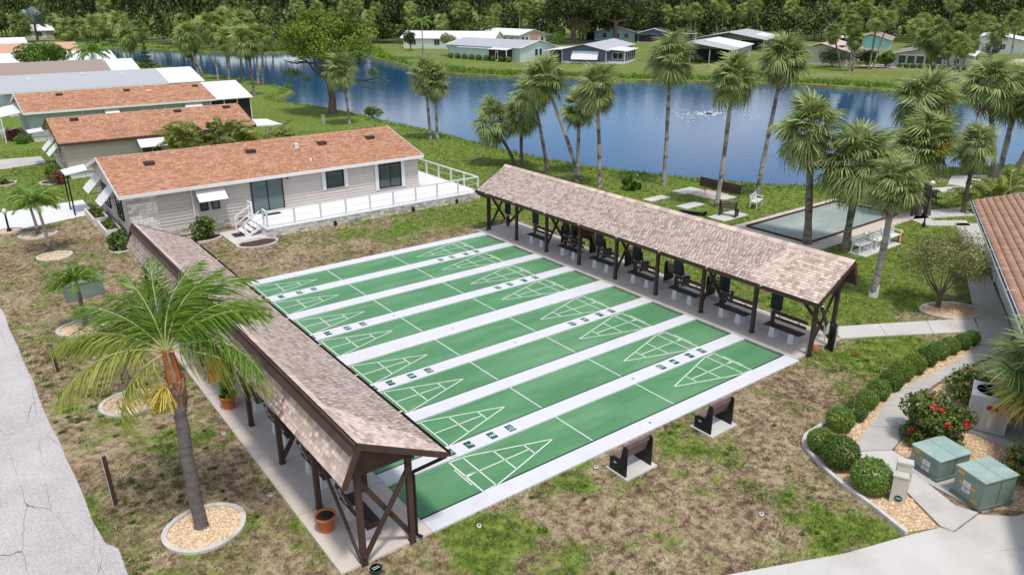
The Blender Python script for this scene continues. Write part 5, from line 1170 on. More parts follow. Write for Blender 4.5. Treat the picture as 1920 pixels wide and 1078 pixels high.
mb = MB(); mb.bar(Vector((0,0,2.50))-upv*.03, ev*LT+Vector((0,0,2.50))-upv*.03, .05, .17); build('fascia', mb, MAT['white'], TB)
mb = MB(); mb.bar(Vector((0,0,2.55))-upv*.11, ev*LT+Vector((0,0,2.55))-upv*.11, .12, .10); g_ = build('gutter', mb, MAT['white'], TB)
mb = MB(); mb.bar(Vector((0,0,2.605))-upv*.11, ev*LT+Vector((0,0,2.605))-upv*.11, .09, .012); build('gutter_top_strip', mb, MAT['black'], g_)  # thin black strip along the top of the gutter
mb = MB(); mb.bar(Vector((-.0,0,2.5))-ev*.03, Vector((0,0,2.5+RW*sl3))+upv*RW-ev*.03, .05, .2); build('barge_board', mb, MAT['white'], TB)
for k in range(8):
    mb = MB(); p = ev*(1.5+2.6*k)-upv*.16+Vector((0,0,2.62)); mb.bar(p, p+upv*.3+Vector((0,0,.03)), .04, .015); build('gutter_strap', mb, MAT['alu'], TB)
mb = MB(); p = upv*.88+ev*5.5; mb.bar((p.x,p.y,0),(p.x,p.y,2.5),.08,.08); p2 = ev*5.5-upv*.1; mb.bar((p.x,p.y,2.3),(p2.x,p2.y,2.5),.08,.08); build('downspout', mb, MAT['white'], TB)

# ------------------------------------------------------------------ palms
def fan_mesh(seed, mat, Lp=.92, R=1.08, NS=22, droop=.55, spread=2.3, wid=.085):
    """one fan frond pointing +x: leaf stalk, then narrow blades with drooping tips"""
    rs = np.random.default_rng(seed); mb = MB()
    mb.tube([(0,0,0),(Lp*.5,0,.06),(Lp,0,.03)], [.022,.016,.012], 4, 1, cap=False)
    h = Vector((Lp,0,.03))
    for k in range(NS):
        a = -spread+2*spread*k/(NS-1)+rs.normal(0,.03); ln = R*(.66+.34*math.cos(a*.62))*rs.uniform(.9,1.08)
        fold = .25*abs(math.sin(a)); d = Vector((math.cos(a), math.sin(a), 0)); s = Vector((-math.sin(a), math.cos(a), 0)); P = []
        dr = droop*rs.uniform(.6,1.35)
        for t, w in ((0,.012),(.38,wid),(.70,wid*.75),(1,.006)):
            z = fold*t*ln*.6+.10*t*ln-dr*ln*max(0,t-.25)**1.7*1.3; r_ = ln*t*(1-.10*t*dr)
            p = h+d*r_+Vector((0,0,z)); P.append((p-s*w*.5+Vector((0,0,.35*w)), p+s*w*.5, ))
        V = [q for pr in P for q in pr]; v = float(np.clip(rs.normal(.5,.2),0,1))
        for i in range(3): mb.add([V[2*i],V[2*i+2],V[2*i+3],V[2*i+1]], [(0,1,2,3)], 0, min(1,v*(.85+.2*i)))
    return mb.mesh('frond', [mat, MAT['stem']])
FAN = [fan_mesh(i, MAT['sabal'], droop=.42+.16*i, NS=28, wid=.085) for i in range(4)]
DEAD = [fan_mesh(20+i, MAT['deadfrond'], droop=1.1, NS=14, spread=1.7) for i in range(2)]
def frond_set(seed, n, lo=-62, hi=80):
    rs = np.random.default_rng(seed); out = []
    for k in range(n):
        f = (k+.5)/n; el = math.degrees(math.asin(math.sin(rad(lo))+(math.sin(rad(hi))-math.sin(rad(lo)))*f))
        out.append((k*2.39996+rs.normal(0,.25), el+rs.normal(0,6), rs.uniform(.78,1.14), rs.normal(0,.32), int(rs.integers(0,4))))
    return out
def join(meshes_mats, name, mats):
    """joins (mesh, matrix) pairs into one mesh, keeping tint and slots"""
    V, F, v, mi, sm, o = [], [], [], [], [], 0
    for me, mx in meshes_mats:
        n = len(me.vertices); co = np.empty(n*3, np.float32); me.vertices.foreach_get('co', co); co = co.reshape(-1,3)
        m = np.array(mx); V.append(co@m[:3,:3].T+m[:3,3])
        at = np.empty(len(me.polygons), np.float32); me.attributes['v'].data.foreach_get('value', at)
        ls = np.empty(len(me.loops), np.int32); me.loops.foreach_get('vertex_index', ls); F.append(ls.reshape(-1,4)+o)
        ix = np.empty(len(me.polygons), np.int32); me.polygons.foreach_get('material_index', ix); v.append(at); mi.append(ix); o += n
    return npmesh(name, np.concatenate(V), np.concatenate(F), mats, np.concatenate(v), np.concatenate(mi))
def fan_crown(seed, n, fans, mats, lo=-62):
    return join([(fans[k%len(fans)], Matrix.Translation((0,0,.25*math.sin(rad(el)))) @ Euler((roll,-rad(el),az)).to_matrix().to_4x4() @ Matrix.Scale(sc,4)) for az, el, sc, roll, k in frond_set(seed, n, lo)], 'crown', mats)
FARFAN = [fan_mesh(40+i, MAT['sabal_far'], droop=.7+.12*i, NS=15, wid=.14) for i in range(3)]
FARCROWN = [fan_crown(60+i, 52, FARFAN, [MAT['sabal_far'], MAT['stem']], lo=-68) for i in range(4)]
DEADSKIRT = join([(DEAD[k%2], Matrix.Translation((0,0,-.35)) @ Euler((0,-rad(-72-8*(k%3)),k*.7)).to_matrix().to_4x4() @ Matrix.Scale(.95,4)) for k in range(9)], 'skirt', [MAT['deadfrond'], MAT['stem']])
def palm_trunk(root, tip, r0=.17, r1=.13, mat='trunk', bow=.12, boots=True, n=9):
    tip = Vector(tip); side = Vector((tip.x, tip.y, 0)); pts = []
    for k in range(n+1):
        t = k/n; p = Vector((tip.x*(t**1.25), tip.y*(t**1.25), tip.z*t)); p += Vector((tip.y, -tip.x, 0))*.06*math.sin(3.1*t)*bow*8
        if side.length < .6: p += Vector((.12*math.sin(2.6*t+tip.z), .10*math.sin(3.3*t+2*tip.z), 0))*t*(1-t)*2
        pts.append(p)
    rs = [(r0*1.4 if k == 0 else r0+(r1-r0)*k/n)*(1+.09*math.sin(k*2.2+tip.z)) for k in range(n+1)]
    mb = MB(); mb.tube([pts[0]-Vector((0,0,.1))]+pts[1:], rs, 10); build('trunk', mb, MAT[mat], root)
    if boots:
        mb = MB(); d = (pts[-1]-pts[-2]).normalized()
        mb.lathe([(r1,-.55),(r1*1.5,-.3),(r1*1.9,0),(r1*1.2,.2),(.02,.35)], pts[-1], 9)
        for k in range(10):
            a = k*2.4; z = -.5+.07*k; o = pts[-1]+Vector((math.cos(a)*r1*1.2, math.sin(a)*r1*1.2, z)); mb.bar(o, o+Vector((math.cos(a)*.16, math.sin(a)*.16, .22)), .06, .03, v=random.uniform(.7,1.2))
        build('leaf_bases', mb, MAT['boot'], root)
    return pts[-1]
PALMN = 0
def sabal(b, c, R, label, group=None, near=True, n=38, mat='trunk', dead=3, lo=-62, r0=.17, name='sabal_palm', leaf=None, bow=.12):
    global PALMN; PALMN += 1
    root = thing(name, label, 'palm tree', (b[0],b[1],0), 0, group); tip = Vector((c[0]-b[0], c[1]-b[1], max(.8, c[2]))); s = R/1.92
    palm_trunk(root, tip-Vector((0,0,.1)), r0, r0*.78, mat, bow)
    if near:
        vr_ = random.Random(PALMN*7); lo += vr_.uniform(-12,10); n = int(n*vr_.uniform(.85,1.12))
        for az, el, sc, roll, k in frond_set(100+PALMN, n, lo, vr_.uniform(74,86)):
            if vr_.random() < .06: continue
            link('frond', FAN[k], root, tip+Vector((0,0,.22*math.sin(rad(el)))), (roll,-rad(el),az), sc*s)
        for k in range(dead): link('dead_frond', DEAD[k%2], root, tip-Vector((0,0,.3)), (0,rad(68+7*(k%3)),k*2.1+PALMN), .9*s)
    else:
        link('crown', FARCROWN[PALMN%4], root, tip, (0,0,PALMN*1.7), s*(1.1 if b[0] < 60 else .98))
        if dead: link('skirt', DEADSKIRT, root, tip, (0,0,PALMN*.9), s)
    return root
A_ = [((27.4,61.2),(27.1,61.5,5.6),2.23,'sabal palm with brown skirt in front of the thick pine trunk','trunk_pale',5),
 ((29.5,48.1),(29.3,48.4,5.9),1.80,'left palm of the close pair standing by the water behind the beige house','trunk_pale',5),
 ((30.05,47.7),(30.0,47.8,5.2),1.75,'right palm of the close pair standing by the water behind the beige house','trunk_pale',5),
 ((28.9,34.0),(27.5,35.0,3.3),1.95,'short sabal palm leaning left beyond the far end of the shelter','trunk_dark',1),
 ((29.0,33.1),(28.9,33.2,3.9),1.76,'short upright sabal palm close beside the leaning one beyond the shelter ridge','trunk_dark',1),
 ((29.1,30.1),(28.2,30.9,6.0),1.83,'sabal palm with slightly bowed dark trunk, left of the long slanting trunk','trunk',1),
 ((28.9,26.3),(27.0,28.0,7.2),1.80,'sabal palm with the long pinkish trunk slanting up to the left','trunk_pale',2),
 ((30.8,28.5),(30.8,28.6,4.9),1.65,'shorter sabal palm half hidden behind the slanting trunk','trunk_pale',2),
 ((29.0,24.1),(28.6,24.4,6.8),1.90,'full crowned sabal palm at the water edge, right of the slanting trunk','trunk_pale',1),
 ((33.1,21.8),(33.0,21.7,8.7),1.95,'tall straight sabal palm at the water edge left of the brown backboard','trunk_pale',2),
 ((31.2,15.5),(31.4,15.3,8.0),1.80,'tall thin white streaked palm rising beside the dark bench','trunk_pale',1),
 ((35.1,15.3),(35.6,14.8,8.9),1.92,'tall palm with curved white streaked trunk behind the lone white bench','trunk_pale',2)]
for b, c, R, lab, mt, dd in A_: sabal(b, c, R, lab, mat=mt, dead=dd, n=54, r0=.15)
B__ = [((28.9,7.5),(28.4,7.9,6.1),2.10,'big full sabal palm with thick brown trunk at the grey court left corner','trunk',2,44,.21),
 ((29.5,5.6),(29.4,5.6,4.6),2.30,'big drooping sabal palm over the near side of the grey court','trunk',1,46,.20),
 ((24.3,1.2),(24.45,1.2,5.05),1.45,'sabal palm with leaning trunk and white painted foot behind the shelter end','trunk_pale',1,32,.16),
 ((39.4,6.6),(38.8,7.1,4.0),2.15,'sabal palm with hanging dead fronds, left one of the dark twin trunks','trunk_dark',5,38,.19),
 ((39.9,6.3),(39.4,6.7,4.6),2.0,'sabal palm with yellow flower sprays, right one of the dark twin trunks','trunk_dark',2,38,.2),
 ((43.1,7.9),(42.0,8.7,6.5),2.25,'tall sabal palm behind the one with yellow flower sprays','trunk_dark',2,40,.18),
 ((42.3,5.2),(42.2,5.3,4.1),1.50,'small sabal palm with black trunk between the two walks','trunk_dark',1,34,.14),
 ((53.8,8.1),(52.4,9.2,6.7),2.40,'tall wide sabal palm by the water at the right, above the small black trunked one','trunk_dark',2,40,.2),
 ((54.4,8.1),(56.4,8.9,6.0),2.40,'sabal palm with thick grey trunk slanting to the right over the water','trunk_pale',2,38,.22),
 ((52.9,6.7),(55.3,6.2,5.6),2.25,'sabal palm at the right edge with dark trunk leaning out of the frame','trunk_dark',1,36,.19)]
for i, (b, c, R, lab, mt, dd, n_, r0) in enumerate(B__):
    t = sabal(b, c, R, lab, mat=mt, dead=dd, n=n_+14, r0=r0)
    if i == 2:
        mb = MB(); mb.tube([(0,0,-.05),(.03,-.02,.55)], [.225,.18], 10); build('painted_foot', mb, MAT['white'], t)
    if i == 4:
        SP = MB(); rs = random.Random(2)
        for k in range(90):
            a = Vector((rs.uniform(-1,1),rs.uniform(-1,1),rs.uniform(-.6,.5))).normalized(); o = Vector((c[0]-b[0]-.4,c[1]-b[1]-.5,c[2]-.3))
            SP.bar(o, o+Vector((-.3,-.5,.1))+a*.55, .02, .05, v=rs.random())
        build('flower_spray', SP, MAT['flower_y'], t)
mb = None
for i, (x, y, cx, cy, cz, R) in enumerate([(29.7,180,29.5,180.1,7.4,2.62),(29.5,174.1,31.5,172.6,6.1,2.32),(27.9,247.7,27.8,247.8,4.4,3.41),(32.3,244.2,32.8,243.8,4.9,2.78),(33.8,241,34.3,240.7,5.0,2.99),(18.5,273.5,19,273.1,5.0,3.62),(37.2,246,37.8,245.3,5.9,2.9),(24.5,150,24.6,150,5.6,2.3),(31.3,132.7,30.7,133.2,6.1,2.28),(31.8,129.7,30.2,131,5,2.06),(32.4,137.3,32.8,137,6.5,2.16),(31.1,118.4,31,118.5,8.6,2.08),(32.5,117.3,32.5,117.3,7.8,2.08),(33.3,119.7,33.7,119.4,9.3,1.95),(28.2,92.8,28,93,7.1,2.17),(33.5,106.1,33.8,105.9,7.1,1.96),(34.0,105.3,34.6,105.1,7,1.96),(30.6,111,31.2,110.6,6.4,2.0),(33.2,113,33.9,112.4,7.6,2.0),(29.8,124.5,28.9,125,6.7,2.1)]):
    lab = 'sabal palm with pale trunk standing alone nearest the tip of the left bank' if i == 14 else ('sabal palm in the leaning row along the left bank of the pond' if i > 6 else 'sabal palm with shaggy brown skirt at the head of the pond, far left')
    sabal((x,y), (cx,cy,cz), R, lab, None if i == 14 else ('palms along the left bank' if i > 6 else 'palms at the head of the pond'), False, mat='trunk_pale' if i % 2 else 'trunk', dead=1, r0=.17)
for i, (x, y, cx, cy, cz, R) in enumerate([(226.6,148.8,224.3,150.5,7.2,3.08),(238.4,154.4,237.9,154.8,8.9,3.01),(272.4,167.8,272,168.1,4.9,2.94),(130.6,65.9,128.7,67.4,6.5,2.0),(127.7,62.5,127.3,62.8,7.9,2.0),(128.2,62.2,128,62.3,5.5,1.93),(134.7,62.7,134.9,62.5,8.5,2.2),(135.4,62.2,136.5,61.3,8.9,1.8),(300,121,299,122,7.1,3.4),(167.8,57.5,166.8,58.3,7.5,2.4),(305,113,304,114,5.9,3.3),(205.9,89.4,205.5,89.7,5.1,2.84),(120.9,44,118.6,45.7,6.4,1.9),(121.2,43.7,120,44.7,4.8,1.6),(120,41.6,117.9,43.2,7.3,2.0),(120.3,41.4,119.1,42.3,5.4,1.7),(120.8,41,120.3,41.4,6,1.85),(121.2,40.7,121.2,40.7,5.5,1.6),(124,42,125,41.5,5.8,1.75),(167.9,55.7,168.8,55,5.5,2.4),(173.2,53.3,172.7,53.6,7.9,2.4),(290,126,290,126,4.9,3.3),(252,174,251.4,174.3,8.9,2.93),(271,89.7,269.9,91,7.2,2.6),(250,82,249,83,6.5,2.6)]):
    if 12 <= i <= 18: lab, gp = 'sabal palm in the tight clump before the grey five window house', 'palms before the grey house'
    elif 3 <= i <= 7: lab, gp = 'sabal palm in the loose group between the pink roofed and the grey house', 'palms between the far houses'
    elif i in (9,19,20): lab, gp = 'slanting sabal palm in front of the white house at the far right', 'palms before the white house'
    else: lab, gp = 'tall sabal palm standing out against the dark wood behind the far houses', 'palms behind the far houses'
    sabal((x,y), (cx,cy,cz), R, lab, gp, False, mat='trunk_pale' if i % 3 else 'trunk', dead=i % 2, r0=.18)
def ordinal_labels(group, phrase):
    L = [o for o in COL.objects if o.get('group') == group]; ang = lambda o: math.atan2(o.location.y-CAM.y, o.location.x-CAM.x)
    W_ = ['leftmost','second','third','fourth','fifth','sixth','seventh','eighth','ninth','tenth','eleventh','twelfth','thirteenth','fourteenth']
    L.sort(key=ang, reverse=True)
    for i, o in enumerate(L): o['label'] = f'{phrase}, {W_[i] if i < len(L)-1 else "rightmost"}' + (' from the left' if 0 < i < len(L)-1 else ' one')
ordinal_labels('palms along the left bank', 'sabal palm in the leaning row on the left bank'); ordinal_labels('palms at the head of the pond', 'shaggy sabal palm at the head of the pond')
ordinal_labels('palms before the grey house', 'sabal palm in the tight clump before the grey house'); ordinal_labels('palms between the far houses', 'sabal palm between the pink roofed and grey house')
ordinal_labels('palms before the white house', 'slanting sabal palm before the far white house'); ordinal_labels('palms behind the far houses', 'tall sabal palm against the dark wood behind houses')
# feather palms
def feather_mesh(seed, mat, L=2.6, nl=46, ll=.55, arch=.9, droop=.35, plume=.5, w=.030, name='frond'):
    """arching feather frond along +x"""
    rs = np.random.default_rng(seed); mb = MB(); pts = []; K = 14
    for k in range(K+1):
        t = k/K; pts.append(Vector((L*(t-.16*arch*t**3), 0, L*(.20*t-.62*arch*t**2.2))))
    mb.tube(pts, [.028*(1-.85*k/K)+.004 for k in range(K+1)], 4, 1, cap=False, smooth=True)
    for k in range(nl):
        t = .13+.87*(k+.5)/nl; i = min(K-1, int(t*K)); f = t*K-i; p = pts[i].lerp(pts[i+1], f); d = (pts[i+1]-pts[i]).normalized(); up = Vector((-d.z,0,d.x))
        for sd in (-1, 1):
            l_ = ll*(math.sin(math.pi*min(1,(t*.80+.16)))**.7)*rs.uniform(.85,1.12); pl = rs.normal(0, plume)
            o = (Vector((0,sd,0))*math.cos(pl)+up*math.sin(pl)*.8+d*(.55+.5*t)).normalized(); wd = (d*.9+up*.25).normalized()*w*.5
            m_ = p+o*l_*.55+Vector((0,0,-droop*l_*.16)); e = p+o*l_*.92+Vector((0,0,-droop*l_*.75)); v = float(np.clip(rs.normal(.45,.2),0,1))
            mb.add([p-wd*.5, p+wd*.5, m_+wd, m_-wd], [(0,1,2,3)], 0, v); mb.add([m_-wd, m_+wd, e+wd*.12, e-wd*.12], [(0,1,2,3)], 0, min(1,v*1.2))
    return mb.mesh(name, [mat, MAT['stem']])
QF = [feather_mesh(200+i, MAT['queen'], 2.95, 66, .66, arch=.75+.22*i, droop=.9, plume=.65, w=.042) for i in range(3)]
QY = [feather_mesh(210+i, MAT['queen_yellow'], 2.95, 62, .70, arch=1.1, droop=1.2, plume=.7, w=.036) for i in range(2)]
q = thing('queen_palm', 'big feathery queen palm with orange crown shaft in the gravel bed nearest the camera', 'palm tree', (-4.61,3.2,0))
mb = MB(); npt = 64; mb.tube([(.012*math.sin(k*.3)-.03*math.sin(math.pi*k/npt),0,-.1+4.05*k/npt) for k in range(npt+1)], [(.23 if k == 0 else .20 if k < 3 else .155+.016*(k%2)+.006*math.sin(k*1.7)+(.03 if k > 54 else 0)-.0003*k) for k in range(npt+1)], 14); build('trunk', mb, MAT['ringtrunk'], q)
mb = MB()
for k in range(64):
    a = k*2.4; z = 3.5+.0095*k; o = Vector((math.cos(a)*.165, math.sin(a)*.165, z)); mb.bar(o, o+Vector((math.cos(a+.2)*random.uniform(.02,.10), math.sin(a+.2)*random.uniform(.02,.10), random.uniform(.14,.36))), random.uniform(.03,.075), .022, v=random.uniform(.5,1.5))
build('leaf_bases', mb, MAT['boot'], q)
mb = MB(); mb.tube([(0,0,3.9),(-.02,.0,4.4),(-.05,.05,5.0)], [.19,.16,.07], 10); build('crown_shaft', mb, MAT['rust'], q)
for k in range(9):
    a = k*.9; mb = MB(); mb.tube([(math.cos(a)*.14,math.sin(a)*.14,3.95),(math.cos(a)*.12,math.sin(a)*.12,4.4),(math.cos(a)*.1-.04,math.sin(a)*.1+.04,5.05)], [.07,.06,.03], 5); build('sheath', mb, MAT['rust'] if k % 2 == 0 else MAT['boot'], q)
Q0 = Vector((-.05,.05,4.95)); fw = YAW
QFR = [(fw+30,64,1.05,0,0),(fw-35,50,1.08,1,0),(fw-60,38,1.05,2,0),(fw-86,34,1.12,0,0),(fw+58,52,.98,1,0),(fw+98,26,1.08,2,1),(fw+112,10,1.0,1,1),(fw+86,44,.95,0,0),(fw+5,46,1.0,2,0),(fw-12,72,.95,1,0),(fw-104,2,1.05,0,1),(fw+126,-24,.85,0,1),(fw+40,32,1.02,1,0),(fw-74,54,1.0,2,0),(fw+72,30,1.02,2,0),(fw-48,68,.95,0,0),(fw-22,30,1.0,1,0),(fw-96,16,1.08,1,0),(fw+62,76,.9,1,0)]
for az, el, sc, k, y_ in QFR:
    link('frond', (QY[k%2] if y_ else QF[k%3]), q, Q0, (random.uniform(-.55,.55), -rad(el+random.uniform(-6,6)), rad(az)), sc*.88)
def spray(parent, o, d, n, L, mat, name='flower_spray', w=.018, sag=.35):
    rs = random.Random(int(o[0]*100)+n); mb = MB(); o = Vector(o); d = Vector(d)
    for k in range(n):
        a = Vector((rs.uniform(-1,1),rs.uniform(-1,1),rs.uniform(-1,1))).normalized(); e = o+(d+a*.75).normalized()*L*rs.uniform(.6,1.1)
        mb.bar(o+a*.04, (o+e)*.5+Vector((0,0,.05)), w, w, v=rs.random()); mb.bar((o+e)*.5+Vector((0,0,.05)), e-Vector((0,0,sag*L*rs.uniform(.2,1))), w, w, v=rs.random())
    return build(name, mb, MAT[mat], parent)
R_ = Vector((math.sin(rad(YAW)),-math.cos(rad(YAW)),0)); FWD = Vector((math.cos(rad(YAW)),math.sin(rad(YAW)),0))
spray(q, Vector((0,0,4.1))-R_*.15-FWD*.18, -R_*.4-FWD*.4-Vector((0,0,.5)), 120, .55, 'flower_y')
spray(q, Vector((0,0,4.5))+R_*.75+FWD*.35, R_*.5+Vector((0,0,-.1)), 70, .45, 'flower_o', 'fruit_cluster', .03)
FX = [feather_mesh(230+i, MAT['queen'], 1.35, 34, .44, arch=1.15, droop=.5, plume=.9, w=.07) for i in range(2)]
FB = [feather_mesh(240+i, MAT['brightpalm'], 1.35, 34, .46, arch=1.0+.3*i, droop=.6, plume=.35, w=.07) for i in range(2)]
def small_palm(x, y, h, sc, label, fr, n=9, r0=.09, mat='ringtrunk', lean=(0,0), foot=None):
    t = thing('young_palm', label, 'palm tree', (x,y,.02)); mb = MB(); mb.tube([(0,0,-.1),(lean[0]*.3,lean[1]*.3,h*.4),(lean[0],lean[1],h)], [r0*1.5,r0,r0*.75], 10); build('trunk', mb, MAT[mat], t)
    mb = MB(); mb.tube([(lean[0],lean[1],h),(lean[0],lean[1],h+.45)], [r0*.8,r0*.4], 8); build('crown_shaft', mb, MAT['stem'], t)
    if foot: mb = MB(); mb.tube([(0,0,-.1),(lean[0]*.1,lean[1]*.1,.35)], [r0*1.9,r0*1.25], 10); build('dark_foot', mb, MAT['trunk_dark'], t)
    for k in range(n): link('frond', fr[k%2], t, (lean[0],lean[1],h+.4), (random.uniform(-.3,.3), -rad(62-50*(k/n)), k*2.4+x), sc*random.uniform(.9,1.1))
    return t
small_palm(-4.67,19.08,1.55,.85,'young dark green palm in the gravel bed in front of the green utility box',FX,12)
small_palm(-4.41,31.09,2.2,1.0,'small bright green palm with dark foot in the round gravel bed, nearer one',FB,14,.085,'trunk_pale',(-.1,.2),True)
small_palm(-4.5,35.2,1.6,.9,'small bright green palm by the white driveway, farther one behind its twin',FB,13,.085,'trunk_pale',(-.1,.15),True)
t = small_palm(-4.54,11.34,1.35,.8,'slim grey palm trunk in the second gravel bed with yellow hanging fronds',QY,5,.12,'ringtrunk',(-.05,.08))
# areca clump
AR = [feather_mesh(260+i, MAT['areca'], 1.9, 34, .5, arch=.9+.25*i, droop=.5, plume=.3, w=.085) for i in range(3)]
def areca(x, y, n, rx, ry, h, label):
    t = thing('palm_clump', label, 'palm clump', (x,y,0)); rs = random.Random(int(x*10))
    for k in range(n):
        a = rs.uniform(0,6.28); r_ = math.sqrt(rs.random()); p = (math.cos(a)*r_*rx, math.sin(a)*r_*ry, h*rs.uniform(.25,.62))
        link('frond', AR[k%3], t, p, (rs.uniform(-.4,.4), -rad(rs.uniform(25,72)), a+rs.uniform(-.6,.6)), rs.uniform(.75,1.1))
    mb = MB()
    for k in range(14):
        a = rs.uniform(0,6.28); r_ = math.sqrt(rs.random()); x_, y_ = math.cos(a)*r_*rx*.9, math.sin(a)*r_*ry*.9; mb.tube([(x_,y_,0),(x_*1.05,y_*1.05,h*.5)], [.05,.04], 6)
    build('stems', mb, MAT['stem'], t); return t
areca(8.6,46.0,80,2.7,1.2,5.2,'big clump of arching yellowish palms between beige and tan houses, left half')
areca(12.9,46.0,44,1.5,1.1,4.0,'clump of arching palms between beige and tan houses, right half by the white porch')
areca(47.0,5.0,34,4.5,.9,1.2,'low bright green arching palms along the far eave of the tiled building')
# coconut and other palms far off
CO = [feather_mesh(280+i, MAT['brightpalm'], 2.2, 16, .7, arch=1.1, droop=.6, plume=.2, w=.14) for i in range(2)]
def far_feather(x, y, h, sc, label, n=11, group=None, r0=.13):
    t = thing('feather_palm', label, 'palm tree', (x,y,0), 0, group); mb = MB(); mb.tube([(0,0,-.1),(.1,.05,h*.5),(0,0,h)], [r0*1.3,r0,r0*.8], 8); build('trunk', mb, MAT['trunk_pale'], t)
    c = join([(CO[k%2], Matrix.Translation((0,0,h)) @ Euler((0,-rad(60-70*k/n),k*2.4)).to_matrix().to_4x4() @ Matrix.Scale(sc,4)) for k in range(n)], 'crown', [MAT['brightpalm'], MAT['stem']]); link('crown', c, t)
far_feather(82.4,138.3,7.7,1.1,'tall slim palm with thin trunk left of the mint house'); far_feather(218.7,170.4,5.6,1.5,'feather palm at the edge of the wood, left of its twin',11,None,.2); far_feather(223.1,166.8,5.4,1.5,'feather palm behind the carport house, right of its twin',11,None,.2)
far_feather(15.0,131,4.3,1.5,'bright green feathery palm between the white roofs at the far left',16); far_feather(173,92,4.5,1.4,'bright green palm behind the pink roofed house',14)
def blue_palm(x, y, h, s, label):
    t = thing('silver_palm', label, 'palm tree', (x,y,0)); mb = MB(); mb.tube([(0,0,-.1),(0,0,h)], [.4,.3], 8); build('trunk', mb, MAT['trunk'], t)
    F = fan_mesh(300, MAT['bismarck'], 1.1, 1.2, 12, .15, 2.4, .22); link('crown', fan_crown(301, 26, [F], [MAT['bismarck'], MAT['stem']], -20), t, (0,0,h), (0,0,0), s)
blue_palm(23.5,278,6.0,1.9,'silver blue fan palm over the small pink house'); blue_palm(215,120,3.0,1.6,'silver blue fan palm behind the pink roofed house')
# cabbage palm at the lower right edge, fans reaching into the frame
BIGF = [fan_mesh(320+i, MAT['fan'], 1.1, 1.15, 34, .42, 2.3, .05) for i in range(2)]; BIGY = fan_mesh(330, MAT['fanyellow'], 1.0, 1.1, 34, .5, 2.2, .05)
CP = thing('fan_palm', 'broad fan palm with yellowing lower leaves at the lower right edge', 'palm tree', (17.25,-7.95,0)); palm_trunk(CP, (0,0,2.0), .2, .17, 'trunk_dark')
for az, el, sc, roll, k in frond_set(340, 30, -38, 75): link('frond', BIGF[k%2], CP, (0,0,2.15), (roll,-rad(el),az), sc)
for k in range(4): link('frond', BIGY, CP, (0,0,2.0), (0,rad(18+5*k),rad(YAW+132-20*k)), 1.05)

# ------------------------------------------------------------------ leafy trees, shrubs, hedges
def leafcloud(seed, blobs, n, size, shell=.72, flat=.0, aspect=.6):
    """leaf faces in the outer shell of several blobs (cx,cy,cz,rx,ry,rz)"""
    rs = np.random.default_rng(seed); B = np.array(blobs, float); vol = (B[:,3]*B[:,4]*B[:,5])**.67; ib = rs.choice(len(B), n, p=vol/vol.sum())
    d = rs.normal(size=(n,3)); d /= np.linalg.norm(d,axis=1)[:,None]; r_ = shell+(1-shell)*rs.random(n)**.7+rs.normal(0,.05,n)
    P = B[ib,:3]+d*B[ib,3:]*r_[:,None]
    nn = d*.7+rs.normal(size=(n,3))*.6; nn[:,2] += flat; nn /= np.linalg.norm(nn,axis=1)[:,None]
    a = np.cross(nn, rs.normal(size=(n,3))); a /= np.linalg.norm(a,axis=1)[:,None]; b = np.cross(nn, a); s = size*rs.uniform(.6,1.3,n)[:,None]
    V = np.stack([P-a*s*.5, P+b*s*.5*aspect, P+a*s*.5, P-b*s*.5*aspect],1).reshape(-1,3)
    return V, np.arange(n*4).reshape(-1,4), np.clip(rs.normal(.45,.2,n)+rs.normal(0,.14,len(B))[ib],0,1)
def blobs_in(seed, n, R, r_, zs=1.):
    rs = np.random.default_rng(seed); out = []
    for k in range(n):
        d = rs.normal(size=3); d /= np.linalg.norm(d); d[2] = abs(d[2])*1.2-.35; q = d*np.array(R)*rs.uniform(.5,.95); s = r_*rs.uniform(.7,1.25); out.append((*q, s, s, s*zs))
    return out
def limbs(mb, base, blobs, r0, zfork):
    f = Vector((base.x, base.y, base.z+zfork)); mb.tube([base-Vector((0,0,.1)), base.lerp(f,.5)+Vector((.05*zfork,0,0)), f], [r0*1.25, r0, r0*.9], 9)
    for bl in blobs:
        e = Vector(bl[:3]); m = f.lerp(e,.5)+Vector((0,0,-.12*(e-f).length)); mb.tube([f, m, e], [r0*.5, r0*.3, r0*.08], 6)
def leafy(name, label, x, y, zc, R, nb, br, n, size, mat, r0, zfork, seed, bark='bark', cat='tree', group=None, flat=.3, zs=.8, aspect=.6, shell=.65):
    t = thing(name, label, cat, (x,y,0), 0, group); bl = [(b[0],b[1],b[2]+zc,*b[3:]) for b in blobs_in(seed, nb, R, br, zs)]
    V, F, v = leafcloud(seed+1, bl, n, size, shell, flat, aspect); link('crown', npmesh('crown', V, F, MAT[mat], v), t)
    if r0: mb = MB(); limbs(mb, Vector((0,0,0)), bl[:9], r0, zfork); build('trunk', mb, MAT[bark], t)
    return t
pine = leafy('pine_tree', 'large spreading pine with thick trunk and flat green crown over the pond', 29.5,70.2,7.7,(5.7,5.7,4.4),70,1.5,26000,.34,'pine',.42,3.6,400,zs=.62,aspect=.4,shell=.5)
mb = MB(); rs_ = random.Random(4)
def branch(mb, p, d, L, r_, depth):
    q = p+d*L; m = p.lerp(q,.5)+Vector((0,0,rs_.uniform(-.15,.2)*L)); mb.tube([p,m,q],[r_,r_*.8,r_*.55],6)
    if depth:
        for k in range(3): branch(mb, m.lerp(q,.3+.35*k), (d+Vector((rs_.uniform(-.7,.7),rs_.uniform(-.7,.7),rs_.uniform(-.3,.5)))).normalized(), L*.5, r_*.5, depth-1)
